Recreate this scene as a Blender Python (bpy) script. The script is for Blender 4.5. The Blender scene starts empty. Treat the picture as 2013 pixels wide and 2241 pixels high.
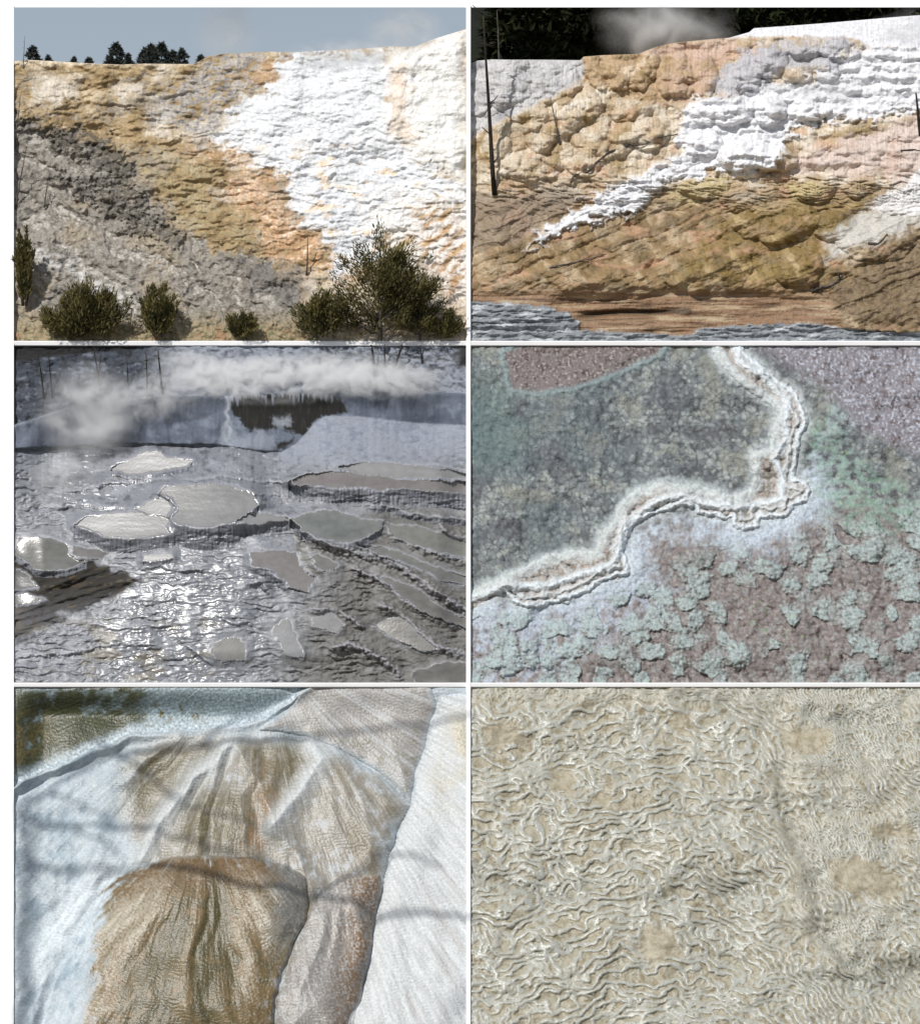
import bpy, math, random
import numpy as np

# ------------------------------------------------------------------ camera, sky, sun, exposure
sc = bpy.context.scene
C = sc.collection
DIST = 40.0            # metres from camera to the lowest edge of the display
PX = 0.005             # metres per photograph pixel at that distance
ZC = 7.0               # camera height
cam_d = bpy.data.cameras.new("camera")
cam = bpy.data.objects.new("camera", cam_d); C.objects.link(cam)
cam.location = (0, 0, ZC); cam.rotation_euler = (math.radians(90), 0, 0)
cam_d.sensor_fit = 'VERTICAL'; cam_d.sensor_height = 24.0
cam_d.lens = 24.0 * DIST / (2241 * PX)
cam_d.clip_start = 0.1; cam_d.clip_end = 5000
sc.camera = cam

SUN = np.array([-0.40, -0.56, 0.725]); SUN /= np.linalg.norm(SUN)
w = bpy.data.worlds.new("World"); sc.world = w; w.use_nodes = True
nt = w.node_tree; nt.nodes.clear()
sky = nt.nodes.new('ShaderNodeTexSky'); sky.sky_type = 'NISHITA'; sky.sun_disc = False
sky.sun_elevation = math.asin(SUN[2]); sky.sun_rotation = math.atan2(SUN[0], SUN[1])
sky.air_density = 1.0; sky.dust_density = 0.6; sky.ozone_density = 1.0; sky.altitude = 1500
bg = nt.nodes.new('ShaderNodeBackground'); bg.inputs['Strength'].default_value = 0.075
wo = nt.nodes.new('ShaderNodeOutputWorld')
gy = nt.nodes.new('ShaderNodeMix'); gy.data_type = 'RGBA'; gy.inputs[0].default_value = .5; gy.inputs[7].default_value = (5.7, 5.85, 6.0, 1)   # thin high overcast
nt.links.new(sky.outputs[0], gy.inputs[6]); nt.links.new(gy.outputs[2], bg.inputs['Color']); nt.links.new(bg.outputs[0], wo.inputs['Surface'])
sd = bpy.data.lights.new("sun", 'SUN'); sd.energy = 3.6; sd.angle = math.radians(0.53); sd.color = (1, .965, .91)
so = bpy.data.objects.new("sun", sd); C.objects.link(so); so.location = (-20, -20, 40)
from mathutils import Vector
so.rotation_euler = Vector(-SUN).to_track_quat('-Z', 'Y').to_euler()
sc.view_settings.view_transform = 'Standard'; sc.view_settings.look = 'None'
sc.view_settings.gamma = 1.0; sc.view_settings.exposure = 0.08
sc.cycles.use_denoising = True
sc.cycles.max_bounces = 14; sc.cycles.diffuse_bounces = 3; sc.cycles.volume_bounces = 14
sc.cycles.volume_step_rate = 2.0; sc.cycles.volume_max_steps = 128
sc.cycles.caustics_reflective = False; sc.cycles.caustics_refractive = False

# ------------------------------------------------------------------ numeric helpers
def ss(a, b, x):
    t = np.clip((x - a) / (b - a), 0, 1); return t * t * (3 - 2 * t)
_perm = {}
def _tab(seed):
    if seed not in _perm:
        r = np.random.RandomState(seed * 7 + 3)
        p = r.permutation(512); a = r.rand(512) * 2 * np.pi
        _perm[seed] = (p, np.cos(a), np.sin(a), r.rand(512), r.rand(512))
    return _perm[seed]
def perlin(x, y, seed=0):
    p, gx, gy, _, _ = _tab(seed)
    xi = np.floor(x).astype(np.int64); yi = np.floor(y).astype(np.int64)
    xf = x - xi; yf = y - yi
    fu = xf ** 3 * (xf * (xf * 6 - 15) + 10); fv = yf ** 3 * (yf * (yf * 6 - 15) + 10)
    def g(ix, iy, dx, dy):
        h = p[(p[ix & 511] + iy) & 511]; return gx[h] * dx + gy[h] * dy
    a = g(xi, yi, xf, yf); b = g(xi + 1, yi, xf - 1, yf)
    c = g(xi, yi + 1, xf, yf - 1); d = g(xi + 1, yi + 1, xf - 1, yf - 1)
    return ((a + fu * (b - a)) * (1 - fv) + (c + fu * (d - c)) * fv) * 1.5
def fbm(x, y, o=4, seed=0, gain=.5):
    r = 0; a = 1; t = 0
    for i in range(o):
        r = r + a * perlin(x * 2 ** i + 17.3 * i, y * 2 ** i - 9.1 * i, seed + i); t += a; a *= gain
    return r / t * 1.3
def worley(x, y, seed=0, jit=.9):
    p, _, _, rx, ry = _tab(seed)
    xi = np.floor(x).astype(np.int64); yi = np.floor(y).astype(np.int64)
    f1 = np.full(x.shape, 9.); f2 = np.full(x.shape, 9.); idv = np.zeros(x.shape)
    for i in (-1, 0, 1):
        for j in (-1, 0, 1):
            cx = xi + i; cy = yi + j
            h = p[(p[cx & 511] + cy) & 511]
            d = np.hypot(cx + .5 + jit * (rx[h] - .5) - x, cy + .5 + jit * (ry[h] - .5) - y)
            m = d < f1
            f2 = np.where(m, f1, np.minimum(f2, d)); idv = np.where(m, rx[(h * 3 + 7) & 511], idv); f1 = np.where(m, d, f1)
    return f1, f2, idv
def seg_d(u, v, a, b):
    ax, ay = a; bx, by = b; dx, dy = bx - ax, by - ay
    t = np.clip(((u - ax) * dx + (v - ay) * dy) / (dx * dx + dy * dy + 1e-9), 0, 1)
    return np.hypot(u - ax - t * dx, v - ay - t * dy), t
def line_d(u, v, pts):
    d = np.full(u.shape, 1e9); s = np.zeros(u.shape); n = len(pts) - 1
    for i in range(n):
        q, t = seg_d(u, v, pts[i], pts[i + 1]); m = q < d
        d = np.where(m, q, d); s = np.where(m, (i + t) / n, s)
    return d, s
def sdf(u, v, pts):
    """signed distance to a closed outline, negative inside"""
    d = np.full(u.shape, 1e9); ins = np.zeros(u.shape, bool); n = len(pts)
    for i in range(n):
        a = pts[i]; b = pts[(i + 1) % n]
        d = np.minimum(d, seg_d(u, v, a, b)[0])
        c = (a[1] > v) != (b[1] > v)
        ins ^= c & (u < (b[0] - a[0]) * (v - a[1]) / ((b[1] - a[1]) or 1e-9) + a[0])
    return np.where(ins, -d, d)
def inside(u, v, pts, soft=12., warp=0., ws=60., seed=0):
    if warp:
        u = u + warp * fbm(u / ws, v / ws, 3, seed + 50); v = v + warp * fbm(u / ws + 31, v / ws, 3, seed + 60)
    return 1 - ss(-soft, soft, sdf(u, v, pts))
def pillow(s, R):
    t = np.clip(-s / R, 0, 1); return np.sqrt(np.clip(1 - (1 - t) ** 2, 0, 1))
def lin(c):
    c = np.asarray(c, float) / 255.; return np.where(c <= .04045, c / 12.92, ((c + .055) / 1.055) ** 2.4)
def mix(col, c, m):
    c = lin(c) if not isinstance(c, np.ndarray) else c
    return col + (c - col) * np.clip(m, 0, 1)[..., None]
def dome(u, v, cx, cy, rx, ry):
    return np.sqrt(np.clip(1 - ((u - cx) / rx) ** 2 - ((v - cy) / ry) ** 2, 0, 1))
def blur(a, n):
    for ax in (0, 1):
        for _ in range(n):
            p = np.pad(a, [(1, 1) if k == ax else (0, 0) for k in (0, 1)], mode='edge')
            a = (np.take(p, range(0, a.shape[ax]), ax) + 2 * a + np.take(p, range(2, a.shape[ax] + 2), ax)) / 4
    return a

def box(a, n):
    for ax in (0, 1):
        for _ in range(2):
            p = np.pad(a, [(n + 1, n) if k == ax else (0, 0) for k in (0, 1)], mode='edge'); c = np.cumsum(p, ax); L = a.shape[ax]
            a = (np.take(c, range(2 * n + 1, 2 * n + 1 + L), ax) - np.take(c, range(0, L), ax)) / (2 * n + 1)
    return a
def level_rim(D, top=True, wd=40, sides='lrb'):
    """ease the broad relief to zero towards the rim of a section so that neighbouring sections meet flush"""
    nv, nu = D.shape; low = box(D, 8); i = np.arange(nv)[:, None]; j = np.arange(nu)[None]
    f = (ss(0, wd, j) if 'l' in sides else 1) * (ss(0, wd, nu - 1 - j) if 'r' in sides else 1) * (ss(0, wd, nv - 1 - i) if 'b' in sides else 1) * np.ones(D.shape)
    if top: f = f * ss(0, wd, i)
    return D - low * (1 - f)
def calmcol(col, s):
    g = (col * np.array([.3, .59, .11])).sum(-1, keepdims=True); return g + (col - g) * s
# ------------------------------------------------------------------ world mapping: six relief sections on one slope
TAN = math.tan(math.radians(30))
OFF = {'A': (0, 0, .5659), 'B': (1010, 0, .5511), 'C': (0, 740, .5659), 'D': (1010, 740, .5511), 'E': (0, 1490, .5659), 'F': (1010, 1490, .5511)}
def base_depth(py): return TAN * (2241 - py) * PX
def world(px, py, d):
    s = (DIST + d) / DIST
    return np.stack([(px - 1006.5) * PX * s, DIST + d, ZC + (1120.5 - py) * PX * s], -1)
def topx(k, u, v):
    ox, oy, q = OFF[k]; return ox + q * u, oy + q * v
def W(k, u, v, rel=0.):
    """point of section k at (u, v), rel units behind the section's base slope"""
    px, py = topx(k, u, v); return world(px, py, base_depth(py) + rel * OFF[k][2] * PX)
GRID = {}
def rel_at(k, u, v):
    Ug, Vg, Dg = GRID[k]; j = np.abs(Ug[0] - u).argmin(); i = np.abs(Vg[:, j] - v).argmin(); return float(Dg[i, j])
def unit(k): return OFF[k][2] * PX

# ------------------------------------------------------------------ scene helpers
def tag(o, label=None, cat=None, group=None, kind=None):
    if label: o['label'] = label
    if cat: o['category'] = cat
    if group: o['group'] = group
    if kind: o['kind'] = kind
    return o
def obj(name, mesh, m=None, parent=None):
    o = bpy.data.objects.new(name, mesh); C.objects.link(o)
    if m and not mesh.materials: mesh.materials.append(m)
    if parent: o.parent = parent
    return o
def empty(name, loc, scale=1., rz=0.):
    o = bpy.data.objects.new(name, None); C.objects.link(o); o.location = loc; o.scale = (scale,) * 3; o.rotation_euler = (0, 0, rz); return o
def np_mesh(name, verts, faces, smooth=True, col=None, wet=None):
    """faces: (n,k) array"""
    me = bpy.data.meshes.new(name); k = faces.shape[1]
    me.vertices.add(len(verts)); me.vertices.foreach_set('co', np.ascontiguousarray(verts, np.float32).ravel())
    me.loops.add(faces.size); me.loops.foreach_set('vertex_index', np.ascontiguousarray(faces, np.int32).ravel())
    me.polygons.add(len(faces)); me.polygons.foreach_set('loop_start', np.arange(0, faces.size, k, dtype=np.int32))
    me.polygons.foreach_set('loop_total', np.full(len(faces), k, np.int32))
    me.update(calc_edges=True)
    me.polygons.foreach_set('use_smooth', np.full(len(faces), smooth))
    if col is not None:
        a = me.color_attributes.new('mineral_shade', 'FLOAT_COLOR', 'POINT')  # mineral colour with painted shade and haze in it
        a.data.foreach_set('color', np.concatenate([col, np.ones((len(col), 1))], 1).astype(np.float32).ravel())
    if wet is not None:
        a = me.attributes.new('rough', 'FLOAT', 'POINT'); a.data.foreach_set('value', wet.astype(np.float32).ravel())
    me.update(); return me
def mat(name, color=None, rough=.8, nscale=None, namt=.25, bump=0., bscale=40., attr=False, spec=.3, c2=None):
    m = bpy.data.materials.new(name); m.use_nodes = True; n = m.node_tree; L = n.links
    b = n.nodes['Principled BSDF']; b.inputs['Roughness'].default_value = rough; b.inputs['Specular IOR Level'].default_value = spec
    tc = n.nodes.new('ShaderNodeTexCoord')
    src = None
    if attr:
        a = n.nodes.new('ShaderNodeVertexColor'); a.layer_name = 'mineral_shade'; src = a.outputs['Color']
        r = n.nodes.new('ShaderNodeAttribute'); r.attribute_name = 'rough'; L.new(r.outputs['Fac'], b.inputs['Roughness'])
    else:
        b.inputs['Base Color'].default_value = (*color, 1)
    if nscale:
        no = n.nodes.new('ShaderNodeTexNoise'); no.inputs['Scale'].default_value = nscale; no.inputs['Detail'].default_value = 5
        L.new(tc.outputs['Object'], no.inputs['Vector'])
        mr = n.nodes.new('ShaderNodeMapRange'); mr.inputs[1].default_value = .3; mr.inputs[2].default_value = .7
        L.new(no.outputs['Fac'], mr.inputs[0])
        mx = n.nodes.new('ShaderNodeMix'); mx.data_type = 'RGBA'
        if attr:
            mx.blend_type = 'MULTIPLY'; mx.inputs[0].default_value = 1
            mr.inputs[3].default_value = 1 - namt; mr.inputs[4].default_value = 1 + namt * .6
            L.new(src, mx.inputs[6]); L.new(mr.outputs[0], mx.inputs[7])
        else:
            L.new(mr.outputs[0], mx.inputs[0])
            cc = np.array(color)
            mx.inputs[6].default_value = (*(cc * (1 - namt)), 1); mx.inputs[7].default_value = (*(np.array(c2) if c2 is not None else cc * (1 + namt)), 1)
        L.new(mx.outputs[2], b.inputs['Base Color'])
    elif src: L.new(src, b.inputs['Base Color'])
    if bump:
        nb = n.nodes.new('ShaderNodeTexNoise'); nb.inputs['Scale'].default_value = bscale; nb.inputs['Detail'].default_value = 6
        L.new(tc.outputs['Object'], nb.inputs['Vector'])
        bp = n.nodes.new('ShaderNodeBump'); bp.inputs['Strength'].default_value = 1; bp.inputs['Distance'].default_value = bump
        L.new(nb.outputs['Fac'], bp.inputs['Height']); L.new(bp.outputs[0], b.inputs['Normal'])
    return m

EXT = {'A': (54.8, 1802.5, 1319), 'B': (36, 1822, 1355), 'C': (54.8, 1802.5, 27, 1333), 'D': (36, 1822, 27.5, 1370), 'E': (54.8, 1802.5, 25, 1330), 'F': (36, 1822, 25.5, 1366)}
STEP = 3.0
def grid(k, ridge=None):
    e = EXT[k]; u0, u1 = e[0], e[1]; nu = int((u1 - u0) / STEP) + 1; u = np.linspace(u0, u1, nu)
    if ridge is None:
        v0, v1 = e[2], e[3]; nv = int((v1 - v0) / STEP) + 1
        return np.meshgrid(u, np.linspace(v0, v1, nv))
    v1 = e[2]; top = np.interp(u, [p[0] for p in ridge], [p[1] for p in ridge])
    nv = int((v1 - top.min()) / STEP) + 1; t = np.linspace(0, 1, nv)[:, None]
    return np.repeat(u[None], nv, 0), top[None] + (v1 - top[None]) * t
def section(k, name, U, V, D, COL, R, m, crest=0, labels=None, parts=()):
    """one relief section; labels marks grid cells that belong to separate meshes of `parts`; every sheet gets a skirt behind its rim"""
    D = level_rim(D, not crest, 40, {'A': 'b', 'B': 'lb', 'C': 'lrb', 'D': 'lb', 'E': 'lr', 'F': 'l'}[k]); nv, nu = U.shape; GRID[k] = (U, V, D)
    px, py = topx(k, U, V); P = world(px, py, base_depth(py) + D * unit(k))
    if crest:           # ground rolling away behind the ridge line
        rows = []
        for i, (back, dz) in enumerate(((.15, -.01), (.5, -.05), (1.5, -.25), (3.5, -.9))):
            q = P[0].copy(); q[:, 1] += back; q[:, 2] += dz; rows.append(q)
        P = np.concatenate([np.stack(rows[::-1]), P]); n = len(rows)
        COL = np.concatenate([np.repeat(COL[:1], n, 0), COL]); R = np.concatenate([np.repeat(R[:1], n, 0), R])
        if labels is not None: labels = np.concatenate([np.zeros((n, nu), int), labels])
        nv += n
    # skirts left, right and bottom
    def back(q): q = q.copy(); q[..., 1] += .7; return q
    P = np.concatenate([back(P[:, :1]), P, back(P[:, -1:])], 1); P = np.concatenate([P, back(P[-1:])], 0)
    pad = lambda a: np.concatenate([np.concatenate([a[:, :1], a, a[:, -1:]], 1), np.concatenate([a[-1:, :1], a[-1:], a[-1:, -1:]], 1)], 0)
    COL = pad(COL); R = pad(R); nv += 1; nu += 2
    idx = np.arange(nv * nu).reshape(nv, nu)
    F = np.stack([idx[:-1, :-1], idx[1:, :-1], idx[1:, 1:], idx[:-1, 1:]], -1).reshape(-1, 4)
    V3 = P.reshape(-1, 3); c = COL.reshape(-1, 3); r = R.reshape(-1)
    if labels is None: lab = np.zeros(len(F), int)
    else: lab = pad(labels)[:-1, :-1].reshape(-1)
    out = []
    for i in range(len(parts) + 1):
        f = F[lab == i]
        if not len(f): out.append(None); continue
        used, inv = np.unique(f, return_inverse=True)
        nm, mm = (name, m) if i == 0 else parts[i - 1]
        out.append(obj(nm, np_mesh(nm, V3[used], inv.reshape(-1, 4), True, c[used], r[used]), mm))
    tag(out[0], kind='structure')
    return out
M_ROCK = mat('travertine_crust', attr=True, nscale=30, namt=.12, bump=.012, bscale=45, spec=.35)
M_WET = mat('wet_crust', attr=True, nscale=30, namt=.12, bump=.0022, bscale=42, spec=1.0)
M_WATER = mat('pool_water', attr=True, nscale=6, namt=.05, bump=.0012, bscale=30, spec=.6)
M_FINE = mat('fine_crust', attr=True, nscale=60, namt=.15, bump=.006, bscale=90, spec=.4)
M_SILT = mat('wet_silt', attr=True, nscale=50, namt=.1, bump=.004, bscale=70, spec=.6)

# ------------------------------------------------------------------ ground
gm = mat('dry_soil', (.20, .17, .13), .95, .3, .3, .02, 3)
me = np_mesh('ground', np.array([[-900, -300, 0], [900, -300, 0], [900, 2500, 0], [-900, 2500, 0]], float), np.array([[0, 1, 2, 3]]), False)
tag(obj('ground', me, gm), kind='structure')
# ------------------------------------------------------------------ section A: hot spring hillside
RIDGE_A = [(55, 236), (120, 232), (200, 236), (330, 244), (470, 250), (560, 246), (745, 248), (770, 238), (800, 220), (860, 208), (950, 204), (1040, 200), (1130, 202), (1250, 196), (1400, 188), (1500, 180), (1570, 181), (1610, 178), (1680, 150), (1760, 125), (1803, 112)]
WHITE_A = [(1090, 285), (1055, 225), (1110, 206), (1250, 204), (1490, 200), (1520, 300), (1510, 520), (1580, 560), (1680, 640), (1803, 720), (1803, 800), (1650, 760), (1570, 830), (1640, 870), (1500, 880), (1430, 950), (1580, 1000), (1500, 1010), (1410, 1010), (1310, 1090), (1275, 1080), (1295, 1000), (1270, 950), (1240, 900), (1200, 870), (1130, 830), (1100, 770), (1120, 690), (1040, 640), (980, 660), (990, 600), (940, 572), (835, 560), (860, 500), (900, 430), (950, 372), (1080, 320)]
HAZEHILL_A = [(1490, 190), (1600, 178), (1803, 100), (1803, 720), (1680, 640), (1580, 560), (1505, 520), (1520, 300)]
def build_A():
    U, V = grid('A', RIDGE_A)
    u = U + 14 * fbm(U / 70, V / 70, 3, 1); v = V + 14 * fbm(U / 70, V / 70, 3, 2)
    white = inside(U, V, WHITE_A, 34, 50, 50, 3); haze = inside(U, V, HAZEHILL_A, 50, 30, 80, 4)
    lowgray = inside(U, V, [(20, 430), (200, 500), (420, 560), (530, 640), (620, 770), (700, 905), (800, 960), (1000, 1000), (1180, 1060), (1200, 1180), (1270, 1400), (20, 1400)], 34, 60, 70, 5)
    graypatch = inside(U, V, [(690, 340), (800, 222), (860, 200), (1045, 200), (1000, 290), (935, 380), (860, 480), (835, 560), (760, 540), (640, 470), (560, 470), (600, 390)], 34, 50, 60, 6)
    orange = np.maximum.reduce([inside(U, V, q, 46, 70, 46, 7) for q in ([(860, 690), (960, 670), (1050, 660), (1115, 700), (1040, 760), (1140, 835), (1230, 890), (1270, 960), (1295, 1050), (1190, 1055), (1050, 1010), (1010, 900), (950, 830), (880, 780)],
        [(1565, 850), (1640, 820), (1803, 830), (1803, 1180), (1740, 1150), (1700, 1050), (1600, 920)], [(1300, 965), (1400, 960), (1430, 1010), (1380, 1080), (1290, 1075)], [(965, 300), (1000, 260), (1090, 250), (1105, 300), (1040, 330)],
        [(690, 580), (860, 565), (1010, 600), (980, 645), (850, 620)], [(1500, 270), (1590, 280), (1560, 400), (1600, 545), (1510, 530), (1500, 420)])])
    slope_soil = ss(1170, 1290, V + 30 * fbm(U / 80, V / 50, 3, 8)) * ss(1350, 1180, U)
    rocks = np.maximum.reduce([inside(U, V, q, 22, 60, 40, 9) for q in ([(170, 520), (330, 490), (430, 540), (520, 660), (500, 715), (400, 690), (330, 610), (200, 580)], [(330, 780), (520, 770), (640, 850), (705, 915), (690, 950), (600, 910), (480, 880)], [(40, 440), (200, 480), (200, 520), (40, 500)], [(200, 680), (420, 700), (600, 740), (560, 790), (300, 770)])])
    # relief
    big = -46 * fbm(U / 420, V / 360, 3, 10)
    f1, f2, idc = worley(u / 62, v / 46, 11); g1, g2, gid = worley(u / 28, v / 22, 13)
    def stairs(P, wp, ws, seed, k):
        q = (V + wp * fbm(U / ws, V / ws, 4, seed) + k * f1 + 9 * idc) / P; q = q - np.floor(q)
        q = np.where(q < .6, q / .6, (1 - q) / .4); return q * q * (3 - 2 * q)
    patch = ss(-.35, .35, fbm(U / 120, V / 60, 3, 31)); mid = ss(380, 560, V)
    stair = stairs(46, 46, 130, 12, 18) * (.4 + .6 * patch) + .55 * stairs(23, 30, 80, 18, 9) * (1.1 - .6 * patch)
    lump = np.sqrt(np.clip(1 - f1 ** 2, 0, 1)); lump2 = np.sqrt(np.clip(1 - g1 ** 2, 0, 1))
    mound = ss(900, 500, V) * ss(1100, 500, U)
    amp_st = (8 + 5 * mid) * (1 - lowgray) * (1 - .3 * white) * (1 - .7 * haze)
    D = big + amp_st * stair - lump * (11 + 15 * mound) * (1 - lowgray) * (1 - .35 * white) * (.5 + .8 * (1 - patch)) - lump2 * 6 * (1 - lowgray) * (1 - .4 * white)
    rough = fbm(U / 26, V / 26, 5, 14)
    gu = U + 50 * fbm(U / 120, V / 120, 4, 32); gv = V + 50 * fbm(U / 120, V / 120, 4, 33)
    gul = fbm((gu * .8 + gv * .6) / 200, (gv * .8 - gu * .6) / 46, 5, 15)
    D += lowgray * (11 * rough + 24 * gul) + (1 - lowgray) * 4.5 * rough * (1 - .4 * white)
    D += rocks * (-20 * np.sqrt(np.clip(1 - worley(u / 48, v / 40, 16)[0] ** 2, 0, 1)) + 9 * rough)
    cas = fbm((U + .5 * V) / 120, (V - .3 * U) / 60, 4, 17)
    D += white * (20 * cas - 13 * np.sqrt(np.clip(1 - worley(u / 56, v / 34, 34)[0] ** 2, 0, 1)) + 4 * fbm(U / 30, V / 18, 3, 19))
    D += haze * (-40 - 20 * fbm(U / 160, V / 120, 3, 20) - 8 * fbm(U / 40, V / 40, 3, 21))
    D += 16 * slope_soil * fbm(U / 90, V / 60, 4, 22)
    # pigment, plus haze and a shading tint painted in
    n1 = fbm(U / 100, V / 55, 5, 23); n2 = fbm(U / 26, V / 15, 4, 24); st = fbm(U / 8, V / 70, 3, 25); nf = fbm(U / 10, V / 7, 3, 35); n0 = fbm(U / 240, V / 160, 4, 36)
    col = np.zeros(U.shape + (3,)) + lin((172, 146, 102))
    col = mix(col, (214, 196, 164), .85 * ss(.0, .7, .8 * n1 + .5 * n2 + .5 * (idc - .5) + .3 * n0))
    col = mix(col, (122, 98, 58), .9 * ss(-.05, .6, -n1 + .6 * n2 + .35 * st + .3 * n0))
    col = mix(col, (168, 162, 152), .55 * ss(.0, .6, n0 + .5 * n2 + .3 * nf))
    col = mix(col, (226, 212, 186), .85 * ss(262, 238, V + 16 * n2) * ss(800, 700, U))
    col = mix(col, (232, 224, 212), np.maximum.reduce([inside(U, V, q_, 30, 50, 50, 26) for q_ in ([(430, 330), (520, 310), (560, 360), (470, 390)], [(160, 310), (330, 290), (300, 360), (120, 410)], [(600, 430), (690, 460), (650, 530), (570, 500)], [(560, 290), (640, 280), (620, 330)], [(700, 480), (850, 470), (830, 555), (720, 545)], [(820, 730), (1000, 710), (1010, 760), (830, 780)], [(870, 590), (950, 585), (1000, 650), (900, 655)])]) * .6)
    col = mix(col, (186, 182, 178), graypatch * .8 * ss(-.6, .1, n2 + n1)); col = mix(col, (132, 128, 126), graypatch * ss(.0, .5, n2 + .6 * fbm(U / 50, V / 40, 3, 27)) * .75)
    olive = inside(U, V, [(480, 600), (700, 560), (860, 640), (1000, 800), (1020, 1000), (740, 940)], 60, 40, 60, 28)
    col = mix(col, (158, 144, 104), olive * .6 * ss(-.5, .3, n1 + n2))
    og = np.zeros(U.shape + (3,)) + lin((214, 166, 120)); og = mix(og, (186, 128, 76), ss(0, .5, n2 + .4 * nf)); og = mix(og, (238, 214, 186), ss(.05, .6, n1 * .6 + n2 + .3 * nf))
    col = mix(col, og, np.clip(orange * ss(-.5, .35, n2 + .7 * n1 + .15), 0, 1) * .82)
    wv_ = ss(-.25, .3, white - .5 + .55 * fbm((U - .4 * V) / 60, (V + .3 * U) / 26, 4, 38) * (4 * white * (1 - white)) ** .5)
    col = mix(col, (228, 230, 233), np.clip(.35 * white + .65 * wv_ * ss(0, .12, white), 0, 1)); col = mix(col, (190, 194, 202), white * ss(.05, .6, n2 + .5 * nf) * .5); white = np.clip(.35 * white + .65 * wv_ * ss(0, .12, white), 0, 1)  # blue-grey shading tint put into the white field's colour
    col = mix(col, (238, 212, 178), white * ss(.12, .6, fbm(U / 100, V / 46, 5, 29) + .4 * n2) * ss(470, 640, V) * .85)
    col = mix(col, (240, 239, 236), haze * .95); col = mix(col, (222, 190, 155), haze * orange * .6)  # pale haze over the hill is put into its colour
    rw = inside(U, V, [(1380, 760), (1830, 700), (1830, 1190), (1700, 1160), (1580, 1010), (1430, 950)], 50, 50, 60, 39); fl_ = fbm((U + V) / 46, (V - U) / 150, 4, 40)
    col = mix(col, (234, 230, 226), rw * ss(-.35, .35, fl_ + .3 * n2 + .1) * .85)
    gr = np.zeros(U.shape + (3,)) + lin((150, 143, 133)); gr = mix(gr, (112, 106, 98), ss(-.1, .5, rough + .4 * n1)); gr = mix(gr, (178, 160, 130), .5 * ss(0, .5, n0)); gr = mix(gr, (190, 184, 176), 1.0 * ss(.1, .65, gul + .4 * n2 + .25 * nf))
    dgr = inside(U, V, [(900, 960), (1050, 1010), (1180, 1060), (1190, 1180), (1100, 1200), (980, 1100)], 50, 50, 60, 37); gr = mix(gr, (100, 97, 94), dgr * .6)
    pale_streak = np.exp(-(line_d(gu, gv, [(150, 980), (260, 1020), (340, 1100), (450, 1170), (560, 1210)])[0] / 26) ** 2); gr = mix(gr, (214, 212, 208), pale_streak * .85 * ss(-.5, .2, n2))  # whitish streaks running down the grey slope
    col = mix(col, gr, lowgray)
    col = mix(col, (88, 82, 73), rocks * ss(-.5, .2, n2 + .5 * n1 + .1) * .85)
    soil = np.zeros(U.shape + (3,)) + lin((160, 142, 108)); soil = mix(soil, (116, 114, 78), ss(0, .4, n2)); soil = mix(soil, (158, 124, 92), ss(.2, .5, n1))
    col = mix(col, soil, slope_soil)
    lr = inside(U, V, [(1290, 1090), (1600, 1000), (1803, 1150), (1803, 1400), (1250, 1400), (1180, 1080)], 50, 50, 60, 30)
    pale = np.zeros(U.shape + (3,)) + lin((210, 196, 178)); pale = mix(pale, (174, 160, 126), ss(0, .5, n1 + .4 * n2))
    col = mix(col, pale, lr * .85 * (1 - orange))
    col *= (1 + (1 - .8 * white) * (1 - haze) * (.22 * np.clip(st, -.6, .6) * (1 - lowgray) + .26 * nf))[..., None]
    col = calmcol(col, .86)
    section('A', 'hillside', U, V, D, np.clip(col, 0, .86), .8 + 0 * U, M_ROCK, crest=1)
build_A()
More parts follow.
